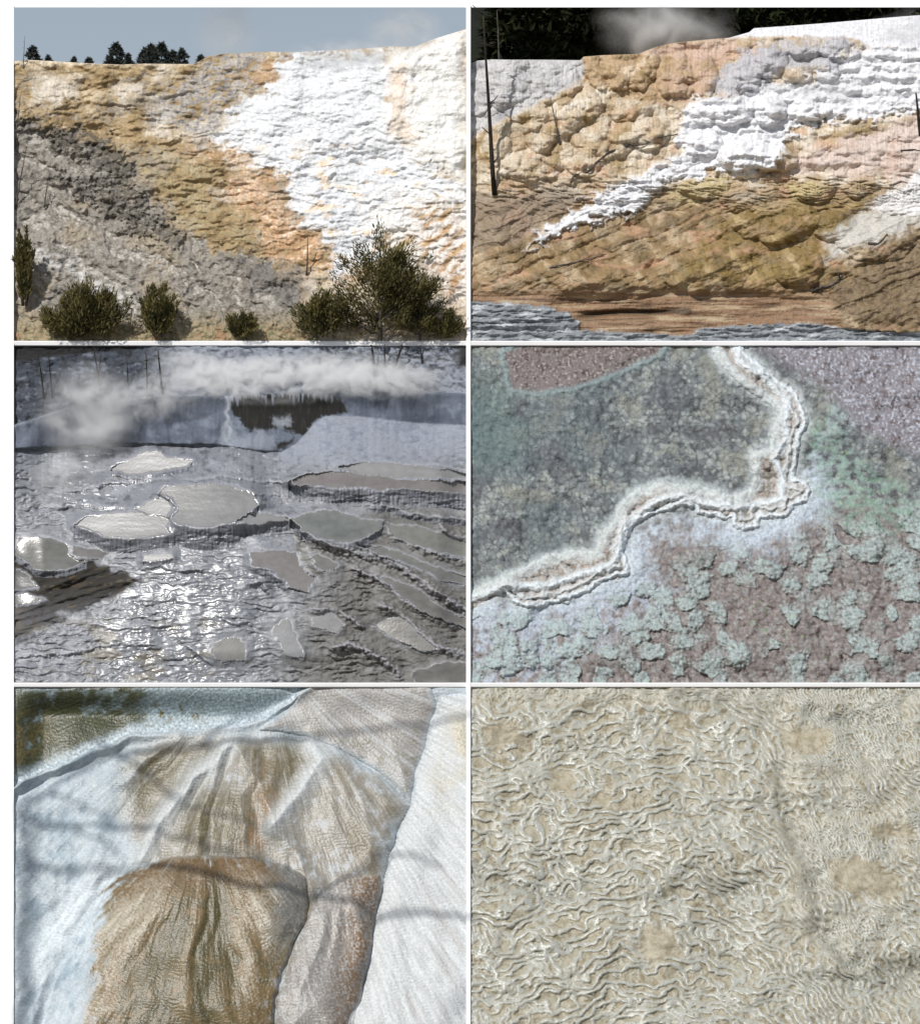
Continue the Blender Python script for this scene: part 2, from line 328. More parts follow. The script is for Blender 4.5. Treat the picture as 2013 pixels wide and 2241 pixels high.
# ------------------------------------------------------------------ section B: stepped terrace front
RIDGE_B = [(36, 252), (60, 241), (120, 236), (200, 237), (330, 237), (470, 239), (484, 225), (560, 219), (640, 216), (700, 214), (760, 190), (830, 172), (960, 158), (1060, 150), (1140, 128), (1160, 112), (1280, 104), (1440, 92), (1600, 78), (1740, 66), (1822, 60)]
WHITE_B = [(870, 430), (920, 398), (1000, 378), (1080, 378), (1150, 330), (1280, 330), (1420, 300), (1450, 250), (1560, 195), (1640, 178), (1860, 165), (1860, 440), (1650, 470), (1400, 490), (1290, 540), (1280, 600), (1250, 680), (1000, 692), (800, 740), (770, 770), (700, 835), (480, 895), (270, 985), (290, 930), (400, 870), (480, 805), (620, 735), (780, 662), (870, 600), (855, 520)]
def n_w(U, V): return fbm(U / 130, V / 110, 3, 155)
def build_B():
    U, V = grid('B', RIDGE_B)
    u = U + 16 * fbm(U / 80, V / 80, 3, 101); v = V + 16 * fbm(U / 80, V / 80, 3, 102)
    white = inside(U, V, WHITE_B, 18, 44, 44, 103)
    cliff = inside(U, V, [(0, 200), (480, 200), (478, 330), (385, 370), (330, 400), (200, 460), (36, 540), (0, 560)], 12, 20, 50, 104)
    crown = inside(U, V, [(1050, 150), (1150, 60), (1860, 20), (1860, 185), (1620, 182), (1545, 150), (1300, 140)], 8, 10, 50, 105)
    graylump = inside(U, V, [(1100, 200), (1250, 175), (1500, 140), (1570, 200), (1450, 285), (1270, 265), (1230, 330), (1100, 380), (980, 375), (1000, 330)], 30, 40, 50, 106)
    pink = inside(U, V, [(1270, 655), (1500, 560), (1820, 455), (1860, 455), (1860, 740), (1700, 705), (1500, 690)], 40, 46, 60, 107)
    olive = inside(U, V, [(1030, 860), (1300, 775), (1650, 780), (1500, 960), (1420, 1100), (1400, 1190), (1300, 1180), (1060, 1120), (900, 1130), (830, 1090)], 60, 60, 80, 108)
    fan = inside(U, V, [(1430, 970), (1500, 900), (1640, 825), (1803, 740), (1860, 740), (1860, 860), (1740, 930), (1640, 960), (1560, 1010), (1450, 1022)], 34, 50, 60, 109)
    lower = ss(690, 860, V + 25 * fbm(U / 140, V / 90, 3, 110))
    flat = ss(1120, 1190, V + 18 * fbm(U / 200, V / 60, 3, 111)) * ss(1480, 1380, U - .6 * (V - 1150))
    ledge = inside(U, V, [(0, 1195), (200, 1203), (330, 1215), (420, 1245), (466, 1280), (470, 1312), (700, 1322), (900, 1330), (960, 1305), (1200, 1285), (1400, 1285), (1560, 1310), (1860, 1325), (1860, 1420), (0, 1420)], 5, 10, 40, 112)
    # relief: hand-placed drapes plus smaller ones
    D = -40 * fbm(U / 500, V / 330, 3, 113)
    domes = [(60, 330, 90, 130, 70), (190, 330, 110, 120, 80), (330, 330, 90, 90, 55), (430, 320, 44, 60, 50), (515, 260, 40, 60, 50), (545, 310, 45, 50, 60), (628, 275, 78, 85, 90), (745, 260, 50, 60, 70), (700, 310, 60, 50, 70), (870, 300, 70, 90, 80), (810, 310, 40, 70, 60), (960, 300, 60, 90, 60), (1060, 350, 60, 50, 60), (1130, 285, 60, 70, 60), (1220, 245, 80, 70, 80), (1330, 290, 70, 45, 60), (1440, 270, 60, 50, 60), (1370, 190, 70, 50, 50), (1480, 195, 60, 55, 50),
             (1050, 440, 120, 60, 80), (1225, 440, 70, 55, 90), (960, 440, 60, 60, 60), (1130, 620, 130, 60, 80), (1240, 630, 90, 60, 80), (960, 570, 80, 50, 50), (1380, 440, 90, 40, 50), (420, 460, 70, 80, 70), (310, 520, 70, 90, 60), (250, 430, 90, 60, 60), (500, 420, 60, 60, 50), (660, 440, 90, 45, 60), (560, 560, 130, 70, 60), (720, 530, 110, 60, 70), (260, 660, 140, 60, 50), (140, 560, 60, 100, 50), (480, 640, 80, 60, 50),
             (960, 745, 110, 50, 60), (1400, 750, 90, 60, 50), (1150, 790, 130, 50, 50), (1580, 740, 80, 40, 40), (1250, 880, 180, 90, 70), (1480, 900, 90, 60, 40), (960, 1060, 200, 110, 60), (600, 1120, 220, 70, 40), (1330, 1060, 110, 80, 60), (1650, 960, 160, 80, 50)]
    h = np.zeros(U.shape)
    for cx, cy, rx, ry, p in domes:
        h = np.maximum(h, p * dome(u, v, cx, cy, rx, ry))
    D -= .85 * h
    ang = .55 * lower
    ur = u * np.cos(ang) - v * np.sin(ang); vr = v * np.cos(ang) + u * np.sin(ang)
    f1, f2, idc = worley(ur / 64, vr / 48, 114); g1, g2, gid = worley(ur / 30, vr / 26, 115)
    lump = np.sqrt(np.clip(1 - f1 ** 2, 0, 1)); lump2 = np.sqrt(np.clip(1 - g1 ** 2, 0, 1))
    upper = 1 - lower
    keep = (1 - .85 * flat) * (1 - ledge) * (1 - .8 * crown)
    D -= keep * (lump * (30 * upper + 22) + lump2 * (11 + 5 * upper + 3 * lower))
    hu = U + 40 * fbm(U / 140, V / 120, 3, 142); hv = V + 30 * fbm(U / 140, V / 120, 3, 143); sc_, _, sid = worley((hu * .8 - hv * .6) / 58, (hv * .8 + hu * .6) / 84, 144)
    D -= keep * lower * 15 * np.sqrt(np.clip(1 - sc_ ** 2, 0, 1))
    du = U + 26 * fbm(U / 90, V / 90, 3, 145); dv = V + 26 * fbm(U / 90, V / 90, 3, 146); c_, s_ = .86, .5
    drape, _, did = worley((du * c_ + dv * s_) / 46, (dv * c_ - du * s_) / 104, 147); drl = ss(1000, 800, U) * ss(230, 380, V) * upper
    D -= drl * 30 * np.sqrt(np.clip(1 - drape ** 2, 0, 1)) * (1 - cliff)
    k1, _, kid = worley(u / 68, v / 44, 148); k2, _, _ = worley(U / 30, V / 24, 149)
    D -= white * (22 * np.sqrt(np.clip(1 - k1 ** 2, 0, 1)) + 8 * np.sqrt(np.clip(1 - k2 ** 2, 0, 1)))
    ph = (V + 26 * fbm(U / 180, V / 150, 3, 116) + 10 * f1 - .06 * U) / 62.; q = ph - np.floor(ph)
    stair = np.where(q < .7, q / .7, (1 - q) / .3); stair = stair * stair * (3 - 2 * stair)
    D += keep * 15 * stair * (upper + .12) * ss(-.5, .3, fbm(U / 110, V / 70, 3, 150))
    wq = (V + 20 * fbm(U / 90, V / 80, 3, 117) + 12 * g1) / 44.; wq = wq - np.floor(wq)
    ws_ = np.where(wq < .72, wq / .72, (1 - wq) / .28); ws_ = ws_ * ws_ * (3 - 2 * ws_)
    D += white * 15 * ws_ * ss(1000, 700, V)
    flute = fbm(U / 7, V / 120, 3, 118)
    D += 4.2 * flute * (upper + .15) * (1 - flat) * ss(-.5, .4, fbm(U / 60, V / 90, 3, 151)); lp = (V + 22 * fbm(U / 60, V / 60, 3, 152) + 14 * f1) / 27.; lp = lp - np.floor(lp); D += 5 * keep * (upper + .3) * np.where(lp < .75, lp / .75, (1 - lp) / .25) * ss(-.1, .4, fbm(U / 90, V / 60, 3, 153))
    rl = fbm((U + 2.2 * V) / 420 + .3 * n_w(U, V), (V + .42 * U) / 44 + .5 * n_w(U, V), 4, 154); D -= lower * (1 - .9 * flat) * (1 - ledge) * 20 * rl
    D += 3 * fbm(U / 24, V / 20, 4, 119) + 10 * ss(870, 950, V) * fbm((U + 1.6 * V) / 300, (V - .35 * U) / 40, 4, 120) * (1 - flat)
    # flat apron at the foot, dark undercut, then thin ledges
    D += flat * 14 * fbm(U / 300, V / 26, 3, 121)
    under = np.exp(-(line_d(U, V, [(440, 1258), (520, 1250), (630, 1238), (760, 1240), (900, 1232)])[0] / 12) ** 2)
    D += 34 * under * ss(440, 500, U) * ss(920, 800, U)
    lw = V + 22 * fbm(U / 120, V / 60, 4, 122); lq = lw / 24.; lq = lq - np.floor(lq)
    D += ledge * (-26 + 16 * np.where(lq < .75, lq / .75, (1 - lq) / .25) + 9 * fbm(U / 34, V / 14, 4, 123))
    # pigment, plus shade painted into creases, the undercut and the lower right
    n1 = fbm(U / 110, V / 80, 4, 124); n2 = fbm(U / 26, V / 20, 4, 125); n3 = fbm(ur / 60, vr / 200, 3, 126); st = fbm(U / 7, V / 80, 3, 127)
    col = np.zeros(U.shape + (3,)) + lin((206, 180, 144))
    col = mix(col, (236, 224, 204), ss(-.1, .6, n1 + .5 * n2 + .6 * (idc - .45)))
    col = mix(col, (172, 146, 92), ss(-.05, .6, -n1 + .5 * n3 + .4 * (idc - .5) + .3 * n2) * .8)
    col = mix(col, (222, 176, 142), ss(.2, .6, fbm(U / 120, V / 90, 3, 128) + .3 * n2) * .7)
    col = mix(col, (160, 134, 84), drl * ss(.4, 1.1, did + .5 * n2 + .4 * n1) * .5); col = mix(col, (238, 226, 206), drl * ss(.55, -.1, did + .5 * n2 + .4 * n1) * .55)
    crease_dark = ss(.45, .85, f1) * upper * (1 - white); col = mix(col, (150, 118, 82), crease_dark * .5 * ss(-.4, .4, n2))  # creases between lumps darkened in the colour as painted shade
    toplump = inside(U, V, [(480, 180), (900, 170), (1100, 200), (1000, 330), (960, 400), (800, 420), (700, 400), (480, 330)], 12, 20, 60, 129)
    tl = np.zeros(U.shape + (3,)) + lin((196, 164, 122)); tl = mix(tl, (158, 128, 78), ss(0, .5, n2 + .6 * st)); tl = mix(tl, (226, 200, 164), ss(.2, .5, n1))
    tl = mix(tl, (208, 172, 146), ss(740, 900, U + 60 * n1) * ss(-.6, .3, n2 + n1))
    col = mix(col, tl, toplump * .9)
    col = mix(col, (216, 184, 164), inside(U, V, [(700, 205), (900, 165), (1080, 150), (1110, 185), (1000, 230), (860, 235)], 10, 14, 40, 130) * .7)
    low = np.zeros(U.shape + (3,)) + lin((158, 128, 82)); low = mix(low, (196, 170, 130), ss(.05, .6, n3 + .4 * n2)); low = mix(low, (116, 94, 52), ss(.0, .5, -n3 + .5 * n1)); low = mix(low, (206, 158, 120), ss(.15, .5, fbm(U / 150, V / 60, 3, 131)) * .7)
    low = mix(low, (222, 204, 174), ss(.5, 1.1, sid + .5 * n2 + .5 * n1) * .3); low = mix(low, (128, 104, 66), ss(.5, .95, sc_ + .2 * n2) * .6); col = mix(col, low, lower); col = mix(col, (108, 86, 48), lower * ss(.0, .6, rl + .3 * n2) * .55)  # includes painted shade: gaps between scales darkened
    gl = inside(U, V, [(0, 760), (250, 770), (440, 720), (480, 790), (380, 870), (280, 940), (200, 980), (0, 1000)], 22, 30, 60, 132)
    col = mix(col, (150, 134, 118), gl * .6)
    col = mix(col, (150, 122, 50), olive * ss(-.5, .3, n1 + n2 * .3) * .85); col = mix(col, (112, 92, 44), olive * ss(.05, .5, n2 + .4 * n1) * .7); col = mix(col, (206, 178, 118), olive * ss(.2, .6, n3) * .6)
    yel = inside(U, V, [(800, 790), (900, 710), (1060, 690), (1050, 760), (900, 810)], 16, 24, 50, 133) + inside(U, V, [(1290, 740), (1400, 720), (1480, 740), (1330, 800)], 14, 20, 50, 134)
    col = mix(col, (208, 190, 132), yel * .7)
    col = mix(col, (206, 204, 204), cliff); col = mix(col, (140, 138, 146), cliff * ss(.1, .5, n1 + .5 * st) * .6)
    col = mix(col, (226, 206, 196), pink * .9); col = mix(col, (196, 150, 122), pink * ss(.1, .5, n1 + .3 * n2) * .4)
    col = mix(col, (242, 242, 246), white); col = mix(col, (196, 200, 208), white * ss(.15, .5, n2 + .4 * n1) * .5)
    col = mix(col, (196, 196, 204), graylump * .9); col = mix(col, (150, 146, 148), graylump * ss(.1, .5, n2 + .4 * n1) * .6)
    col = mix(col, (240, 240, 246), crown); col = mix(col, (206, 206, 214), crown * ss(.1, .5, st + .3 * n2) * .5)
    col = mix(col, (214, 212, 206), fan * .85); col = mix(col, (240, 238, 238), inside(U, V, [(1600, 820), (1860, 640), (1860, 850), (1750, 850)], 22, 40, 70, 135) * .9)
    brn = inside(U + 60 * n1, V + 40 * n2, [(1420, 1190), (1560, 1060), (1700, 960), (1860, 900), (1860, 1330), (1600, 1300)], 50, 50, 60, 136)
    col = mix(col, (138, 116, 84), brn * .9); col = mix(col, (96, 76, 50), brn * ss(0, .5, n2 + n1 * .5) * .7)  # brown slope with the lower right shadow painted into its colour
    fl = np.zeros(U.shape + (3,)) + lin((156, 120, 86)); fl = mix(fl, (188, 164, 128), ss(0, .5, fbm(U / 220, V / 22, 4, 137))); fl = mix(fl, (112, 84, 58), ss(.1, .5, fbm(U / 160, V / 16, 4, 138)))
    col = mix(col, fl, flat)
    col = mix(col, (58, 48, 32), under * ss(440, 500, U) * .85)  # shade inside the undercut painted as a dark strip
    lg = np.zeros(U.shape + (3,)) + lin((142, 149, 156)); lg = mix(lg, (86, 90, 98), .8 * ss(.05, .6, fbm(U / 70, V / 15, 5, 139))); lg = mix(lg, (206, 212, 218), ss(.0, .6, fbm(U / 110, V / 20, 5, 140)))
    col = mix(col, lg, ledge)
    col *= (1 + .2 * (1 - .6 * white) * np.clip(st, -.6, .6) * upper)[..., None]
    nf = fbm(U / 10, V / 8, 3, 141); col *= (1 + .2 * nf * (1 - .7 * white))[..., None]; col = calmcol(col, .84)
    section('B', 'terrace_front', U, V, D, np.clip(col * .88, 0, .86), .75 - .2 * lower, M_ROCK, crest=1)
build_B()
# ------------------------------------------------------------------ section C: backlit terrace pools
POOLS = [  # outline, wall height, water colour, roughness
    ([(1310, 497), (1380, 482), (1460, 480), (1600, 490), (1720, 506), (1840, 532), (1840, 542), (1700, 540), (1500, 538), (1390, 524)], 16, (176, 172, 172), .24),
    ([(1116, 556), (1150, 535), (1210, 522), (1300, 516), (1420, 530), (1560, 548), (1720, 552), (1840, 556), (1840, 606), (1700, 592), (1640, 594), (1560, 578), (1460, 586), (1400, 574), (1300, 580), (1230, 568), (1160, 570)], 66, (150, 134, 128), .25),
    ([(430, 512), (450, 490), (510, 470), (570, 432), (606, 432), (640, 455), (700, 466), (760, 474), (700, 500), (640, 512), (570, 524), (480, 522)], 22, (186, 186, 192), .3),
    ([(520, 668), (560, 640), (620, 610), (650, 632), (668, 668), (640, 690), (580, 680)], 12, (176, 176, 182), .3),
    ([(612, 596), (640, 574), (720, 566), (830, 562), (905, 578), (985, 604), (1012, 640), (976, 664), (918, 704), (876, 718), (830, 726), (760, 732), (700, 722), (658, 702), (690, 662), (664, 622)], 92, (178, 178, 180), .25),
    ([(916, 712), (962, 678), (1050, 680), (1112, 694), (1122, 704), (1060, 708), (1000, 720)], 44, (170, 168, 172), .25),
    ([(292, 720), (340, 690), (480, 671), (560, 676), (652, 698), (656, 758), (580, 772), (480, 776), (400, 766), (335, 738)], 56, (182, 182, 186), .3),
    ([(1132, 702), (1180, 676), (1300, 664), (1390, 700), (1482, 704), (1462, 742), (1400, 776), (1340, 792), (1240, 772), (1172, 748)], 36, (128, 138, 130), .22),
    ([(1480, 720), (1600, 728), (1690, 752), (1840, 800), (1840, 850), (1720, 830), (1600, 800), (1520, 764)], 14, (140, 140, 122), .25),
    ([(1380, 800), (1500, 812), (1600, 850), (1720, 900), (1840, 930), (1840, 960), (1700, 930), (1580, 870), (1440, 822)], 10, (128, 128, 116), .25),
    ([(70, 772), (190, 768), (262, 802), (272, 842), (330, 862), (262, 896), (150, 902), (100, 862), (60, 830)], 30, (140, 140, 126), .22),
    ([(275, 800), (340, 812), (420, 826), (400, 850), (340, 852), (290, 838)], 8, (150, 140, 134), .3),
    ([(20, 900), (80, 896), (118, 918), (142, 966), (20, 978)], 14, (128, 134, 130), .22),
    ([(20, 1000), (110, 988), (184, 1012), (100, 1030), (20, 1036)], 12, (120, 128, 128), .22),
    ([(560, 842), (600, 834), (660, 832), (664, 852), (600, 862), (556, 862)], 24, (206, 206, 206), .34),
    ([(966, 836), (1040, 820), (1144, 830), (1166, 882), (1218, 932), (1190, 980), (1124, 962), (1066, 900), (980, 880)], 10, (152, 140, 134), .28),
    ([(1200, 846), (1240, 838), (1310, 880), (1290, 902), (1230, 890)], 8, (140, 138, 128), .25),
    ([(1480, 920), (1600, 960), (1700, 1040), (1840, 1100), (1840, 1130), (1680, 1080), (1560, 1010)], 12, (126, 120, 108), .28),
    ([(1440, 1110), (1540, 1070), (1620, 1140), (1690, 1200), (1640, 1210), (1520, 1160)], 12, (124, 116, 104), .28),
    ([(1050, 1130), (1110, 1080), (1166, 1190), (1172, 1240), (1110, 1226)], 8, (158, 160, 164), .32),
    ([(1200, 1080), (1280, 1060), (1330, 1110), (1300, 1140), (1210, 1110)], 8, (164, 162, 164), .32),
    ([(826, 1180), (900, 1150), (952, 1180), (950, 1240), (860, 1250), (820, 1220)], 8, (176, 174, 164), .34),
    ([(1600, 1290), (1720, 1250), (1840, 1260), (1840, 1350), (1610, 1350)], 14, (112, 106, 94), .3)]
LIPS = [  # crest line, height, pebbly
    ([(1640, 950), (1720, 1000), (1840, 1070)], 30, 1), ([(1190, 762), (1290, 802), (1370, 826), (1470, 838), (1560, 882), (1640, 946), (1720, 1000), (1840, 1066)], 30, 1),
    ([(1480, 752), (1560, 762), (1640, 820), (1760, 850), (1840, 872)], 14, 1), ([(1340, 880), (1450, 920), (1520, 960), (1600, 1020), (1700, 1060), (1840, 1112)], 24, 1),
    ([(1440, 1016), (1540, 1060), (1620, 1130), (1690, 1190), (1840, 1235)], 24, 1), ([(1400, 642), (1500, 650), (1600, 680), (1700, 690), (1840, 702)], 30, 0), ([(1680, 704), (1740, 760), (1840, 782)], 40, 1),
    ([(1440, 470), (1560, 492), (1700, 488), (1840, 520)], 14, 0), ([(680, 540), (760, 548), (850, 532), (930, 540), (1000, 552), (1120, 556)], 12, 0), ([(840, 556), (900, 566), (990, 604), (1110, 608)], 10, 0),
    ([(200, 580), (300, 590), (420, 560), (560, 548), (680, 540)], 14, 0), ([(180, 660), (300, 640), (420, 650), (520, 660)], 16, 0), ([(960, 800), (1060, 822), (1150, 832)], 10, 0), ([(950, 880), (1010, 884), (1080, 930), (1120, 962)], 34, 0), ([(940, 950), (1010, 940), (1060, 990)], 26, 0),
    ([(830, 1070), (900, 1100), (980, 1096)], 10, 0), ([(700, 1170), (760, 1220), (840, 1270)], 14, 0), ([(420, 880), (520, 890), (600, 880), (720, 900), (820, 890)], 10, 0), ([(560, 930), (680, 950), (760, 940)], 9, 0), ([(1190, 1050), (1300, 1050), (1420, 1120)], 14, 1), ([(1260, 1200), (1360, 1180), (1480, 1240), (1560, 1300)], 18, 1), ([(380, 1130), (520, 1120), (680, 1110)], 8, 0), ([(60, 1230), (240, 1220), (460, 1180), (620, 1190)], 10, 0)]
LEDGE_X = [40, 120, 200, 300, 500, 640, 760, 880, 1100, 1400, 1640, 1840]; LEDGE_V = [335, 318, 288, 256, 236, 222, 220, 222, 212, 206, 204, 216]
def build_C():
    U, V = grid('C'); nv, nu = U.shape; rows = np.arange(nv)[:, None]
    wu = U + 13 * fbm(U / 46, V / 34, 3, 201) + 2 * fbm(U / 9, V / 9, 2, 200); wv = V + 8 * fbm(U / 40, V / 34, 3, 202) + 1.5 * fbm(U / 9, V / 9, 2, 203)
    n1 = fbm(U / 150, V / 90, 4, 204); n2 = fbm(U / 30, V / 18, 4, 205); n3 = fbm(U / 9, V / 7, 3, 206); dark = inside(U, V, [(40, 838), (120, 884), (200, 902), (345, 862), (430, 888), (560, 938), (450, 990), (330, 1050), (200, 1100), (40, 1190)], 16, 36, 60, 217)
    led = np.interp(U, LEDGE_X, LEDGE_V) + 3 * fbm(U / 40, 0 * U, 3, 207)
    foot = np.interp(U, [40, 200, 480, 840, 1000, 1090, 1150, 1215, 1260, 1400, 1600, 1840], [430, 420, 408, 412, 436, 440, 405, 330, 300, 304, 328, 340]) + 4 * fbm(U / 40, 0 * U, 3, 208)
    face = ss(0, 3, V - led) * ss(3, -3, V - foot); backs = ss(3, -3, V - led); floor = ss(-3, 3, V - foot)
    rightp = ss(1150, 1500, U + .35 * (V - 700)) * ss(560, 720, V)
    # relief
    D = -150 * np.exp(-((U - 1000) / 600) ** 2) * ss(1500, 800, V) * ss(150, 560, V)
    peb1, _, pid = worley(U / 20, V / 15, 209)
    hgt = np.clip(foot - led, 20, 400); under = np.clip(V - led, 0, None)
    D += np.where(V < led, 0, np.where(V < foot, .95 * under, .95 * hgt * np.exp(-np.clip(V - foot, 0, None) / 260)))
    apron = ss(1040, 1140, U + .6 * (V - 440)) * floor * ss(520, 420, V)
    D += -26 * apron
    sds = [sdf(wu, wv, q[0]) for q in POOLS]; near = np.minimum.reduce(sds)
    peb1, _, pid = worley(U / 17, V / 13, 209); calmz = ss(0, 60, near)
    film = np.maximum(inside(U, V, [(230, 430), (480, 400), (1000, 440), (1060, 560), (1020, 720), (640, 800), (280, 760)], 70, 60, 80, 234), inside(U, V, [(560, 830), (820, 800), (980, 900), (1010, 1100), (960, 1360), (420, 1360), (420, 1100)], 90, 70, 90, 235)) * ss(-.5, .1, fbm(U / 90, V / 40, 3, 236))
    cell, _, cid = worley(wu / 70, wv / 30, 230); ledges = (wv + 24 * fbm(U / 90, V / 40, 3, 231)) / 30.; lq = ledges - np.floor(ledges); lq = np.where(lq < .3, lq / .3, (1 - lq) / .7); l2 = (wv + 16 * fbm(U / 50, V / 24, 3, 238) + .2 * U) / 15.; l2 = l2 - np.floor(l2); l2 = np.where(l2 < .3, l2 / .3, (1 - l2) / .7)
    crust = (.55 + .9 * rightp) * (8 * n1 + 2.6 * n2 + 1.2 * n3) + 6 * fbm(U / 90, V / 26, 3, 210) * (1 - rightp) + 11 * lq * ss(-.3, .3, fbm(U / 130, V / 60, 3, 232)) + 7 * l2 * ss(-.2, .3, fbm(U / 100, V / 50, 3, 237))
    D += dark * (24 * fbm((U - 2 * V) / 240, (V + .35 * U) / 40, 3, 233))
    D += floor * crust * (1 - .45 * film) * (1 - .7 * dark) * (.25 + .75 * calmz) * (1 - .6 * apron)
    D += face * (2.5 * fbm(U / 26, V / 120, 3, 211) - 30 * np.sqrt(np.clip(1 - worley((U + .5 * V) / 150, V / 160, 212)[0] ** 2, 0, 1)) * ss(900, 780, U) - 12 * np.sqrt(np.clip(1 - worley(U / 60, V / 120, 239)[0] ** 2, 0, 1)) + 8 * np.exp(-((V - led) / 7) ** 2))
    D += backs * (.12 * (led - V) + 22 * fbm(U / 90, V / 60, 4, 213) + 5 * n2)
    pebble = np.zeros(U.shape); lipc = np.zeros(U.shape); wallm = np.zeros(U.shape)
    for pts, h, pb in LIPS:
        x = [p[0] for p in pts]; lv = np.interp(wu, x, [p[1] for p in pts]); a = ss(x[0] - 15, x[0] + 45, U) * ss(x[-1] + 15, x[-1] - 45, U); dy = wv - lv
        r = np.where(dy < 0, np.exp(np.clip(dy, -900, 0) / 70), np.clip(1 - dy / h, 0, 1))
        D -= a * r * h * 1.1; b = a * np.exp(-((dy - h * .45) / (h * .9 + 7)) ** 2)
        pebble = np.maximum(pebble, b * pb); lipc = np.maximum(lipc, a * np.exp(-(dy / 5) ** 2)); wallm = np.maximum(wallm, a * ss(0, 2, dy) * ss(h, h * .7, dy))
    D -= pebble * 24 * np.sqrt(np.clip(1 - peb1 ** 2, 0, 1))
    lab = np.zeros((nv, nu), int); anywall = np.zeros(U.shape, bool); k_ = 9
    for i, (pts, h, c, rg) in enumerate(POOLS):
        s = sds[i]; M = s < 0
        last = np.maximum.accumulate(np.where(M, rows, -9999), 0); tb = (rows - last) * STEP
        nxt = np.minimum.accumulate(np.where(M, rows, 9999)[::-1], 0)[::-1]; ta = (nxt - rows) * STEP
        r = np.where(M, 1, np.maximum(np.clip(1 - tb / h, 0, 1), np.exp(-ta / 90.)))
        cs = np.cumsum(np.pad(r, [(0, 0), (k_ + 1, k_)], mode='edge'), 1); rb = (cs[:, 2 * k_ + 1:] - cs[:, :-2 * k_ - 1]) / (2 * k_ + 1)
        r = np.where(M, 1, rb); D -= r * h * .98
        wl = (tb > 0) & (tb < h); anywall |= wl; wallm = np.where(wl, 1, wallm); wallm = np.where(M, 0, wallm)
        lipc = np.maximum(lipc, np.exp(-(s / 6) ** 2) * (~M)); lab[M] = i + 1
    pm = lab > 0
    D += wallm * 4.5 * fbm(U / 9, V / 80, 3, 214)
    for i in range(len(POOLS)):
        k = lab == i + 1
        if k.sum() < 30: continue
        A_ = np.stack([U[k], V[k], np.ones(k.sum())], 1); f = np.linalg.lstsq(A_, D[k], rcond=None)[0]
        um, vm = U[k].mean(), V[k].mean(); d0 = D[k].mean(); gx = np.clip(f[0], -.3, .2); gv = np.clip(f[1], -.12, .14); plane = d0 + gx * (U - um) + gv * (V - vm)
        D = np.where(k, plane + 1.0 * ss(-20, 30, V - vm) + .2 * fbm(U / 70, V / 14, 2, 215) + .00022 * ((U - um) ** 2 - 5000) - .0003 * ((V - vm) ** 2 - 900), D)
        ring = np.exp(-np.clip(sds[i], 0, 999) / 16) * (~pm); ring = np.where(anywall, ring * np.exp(-np.clip(sds[i], 0, 99) / 5), ring)
        D = D + (plane - 3.0 * np.exp(-((sds[i] - 4) / 5) ** 2) * ss(-20, 30, V - vm) - D) * ring
    # pigment, plus shade painted on walls, overhang, pebble gaps and left back slope
    col = np.zeros(U.shape + (3,)) + lin((176, 178, 184))
    col = mix(col, (132, 134, 138), ss(0, .5, n2 + .4 * n1)); col = mix(col, (204, 206, 212), ss(.1, .6, n1 + .3 * n3))
    rp = np.zeros(U.shape + (3,)) + lin((140, 134, 122)); rp = mix(rp, (112, 106, 92), ss(0, .5, n2)); rp = mix(rp, (172, 168, 162), ss(.15, .5, n1))
    col = mix(col, rp, rightp * .85)
    tan = ss(.1, .5, fbm(U / 160, V / 60, 3, 216) + .2 * n2) * ss(1000, 1180, V) * ss(1050, 800, U); col = mix(col, (176, 160, 122), tan * .6)
    dk = np.zeros(U.shape + (3,)) + lin((62, 54, 40)); dk = mix(dk, (124, 108, 76), ss(.05, .6, fbm((U - 2 * V) / 200, (V + .35 * U) / 26, 4, 218))); dk = mix(dk, (34, 28, 20), ss(-.1, .4, -n2 + .2) * .85); dk = mix(dk, (110, 84, 48), ss(.1, .5, n1 + .4 * n2) * .5)
    col = mix(col, dk, dark * (.6 + .4 * ss(1150, 950, V)))
    dk2 = inside(wu, wv, [(1190, 770), (1240, 775), (1340, 800), (1390, 780), (1440, 770), (1470, 790), (1400, 830), (1330, 830), (1220, 830), (1180, 800)], 8, 20, 30, 219); col = mix(col, (64, 58, 42), dk2 * .85)
    dk3 = inside(wu, wv, [(1130, 720), (1160, 760), (1200, 850), (1260, 920), (1200, 900), (1150, 820)], 8, 14, 30, 220); col = mix(col, (100, 94, 74), dk3 * .7)
    col = mix(col, (152, 155, 164), wallm * .85); col = mix(col, (92, 94, 102), wallm * ss(0, .5, fbm(U / 6, V / 60, 3, 221)) * .7)  # walls darkened in colour so they read as shaded
    col = mix(col, (92, 84, 74), pebble * ss(.3, .7, peb1) * .9); col = mix(col, (206, 198, 190), pebble * ss(.5, .1, peb1) * .8)  # painted shade: gaps between pebbles darkened, tops lightened
    col = mix(col, (216, 216, 220), lipc * .75)
    col = mix(col, (190, 198, 214), apron * (.7 + .3 * n1)); col = mix(col, (140, 150, 168), apron * ss(.0, .5, n1 + .4 * n2) * .5)
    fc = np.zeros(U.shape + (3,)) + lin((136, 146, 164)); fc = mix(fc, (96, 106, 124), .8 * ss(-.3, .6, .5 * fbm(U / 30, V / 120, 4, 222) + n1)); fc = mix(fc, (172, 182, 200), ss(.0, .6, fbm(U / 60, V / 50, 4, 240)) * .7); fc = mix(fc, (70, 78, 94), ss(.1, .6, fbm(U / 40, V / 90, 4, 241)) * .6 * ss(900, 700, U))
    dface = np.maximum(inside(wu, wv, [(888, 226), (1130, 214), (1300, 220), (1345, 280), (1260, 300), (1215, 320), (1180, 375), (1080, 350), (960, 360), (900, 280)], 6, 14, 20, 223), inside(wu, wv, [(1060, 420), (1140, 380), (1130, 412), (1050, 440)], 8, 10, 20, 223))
    fc = mix(fc, (24, 22, 18), dface); fc = mix(fc, (66, 58, 38), dface * ss(.1, .5, fbm(U / 10, V / 60, 3, 224)) * .7)  # shade of the overhang put into the colour as near black
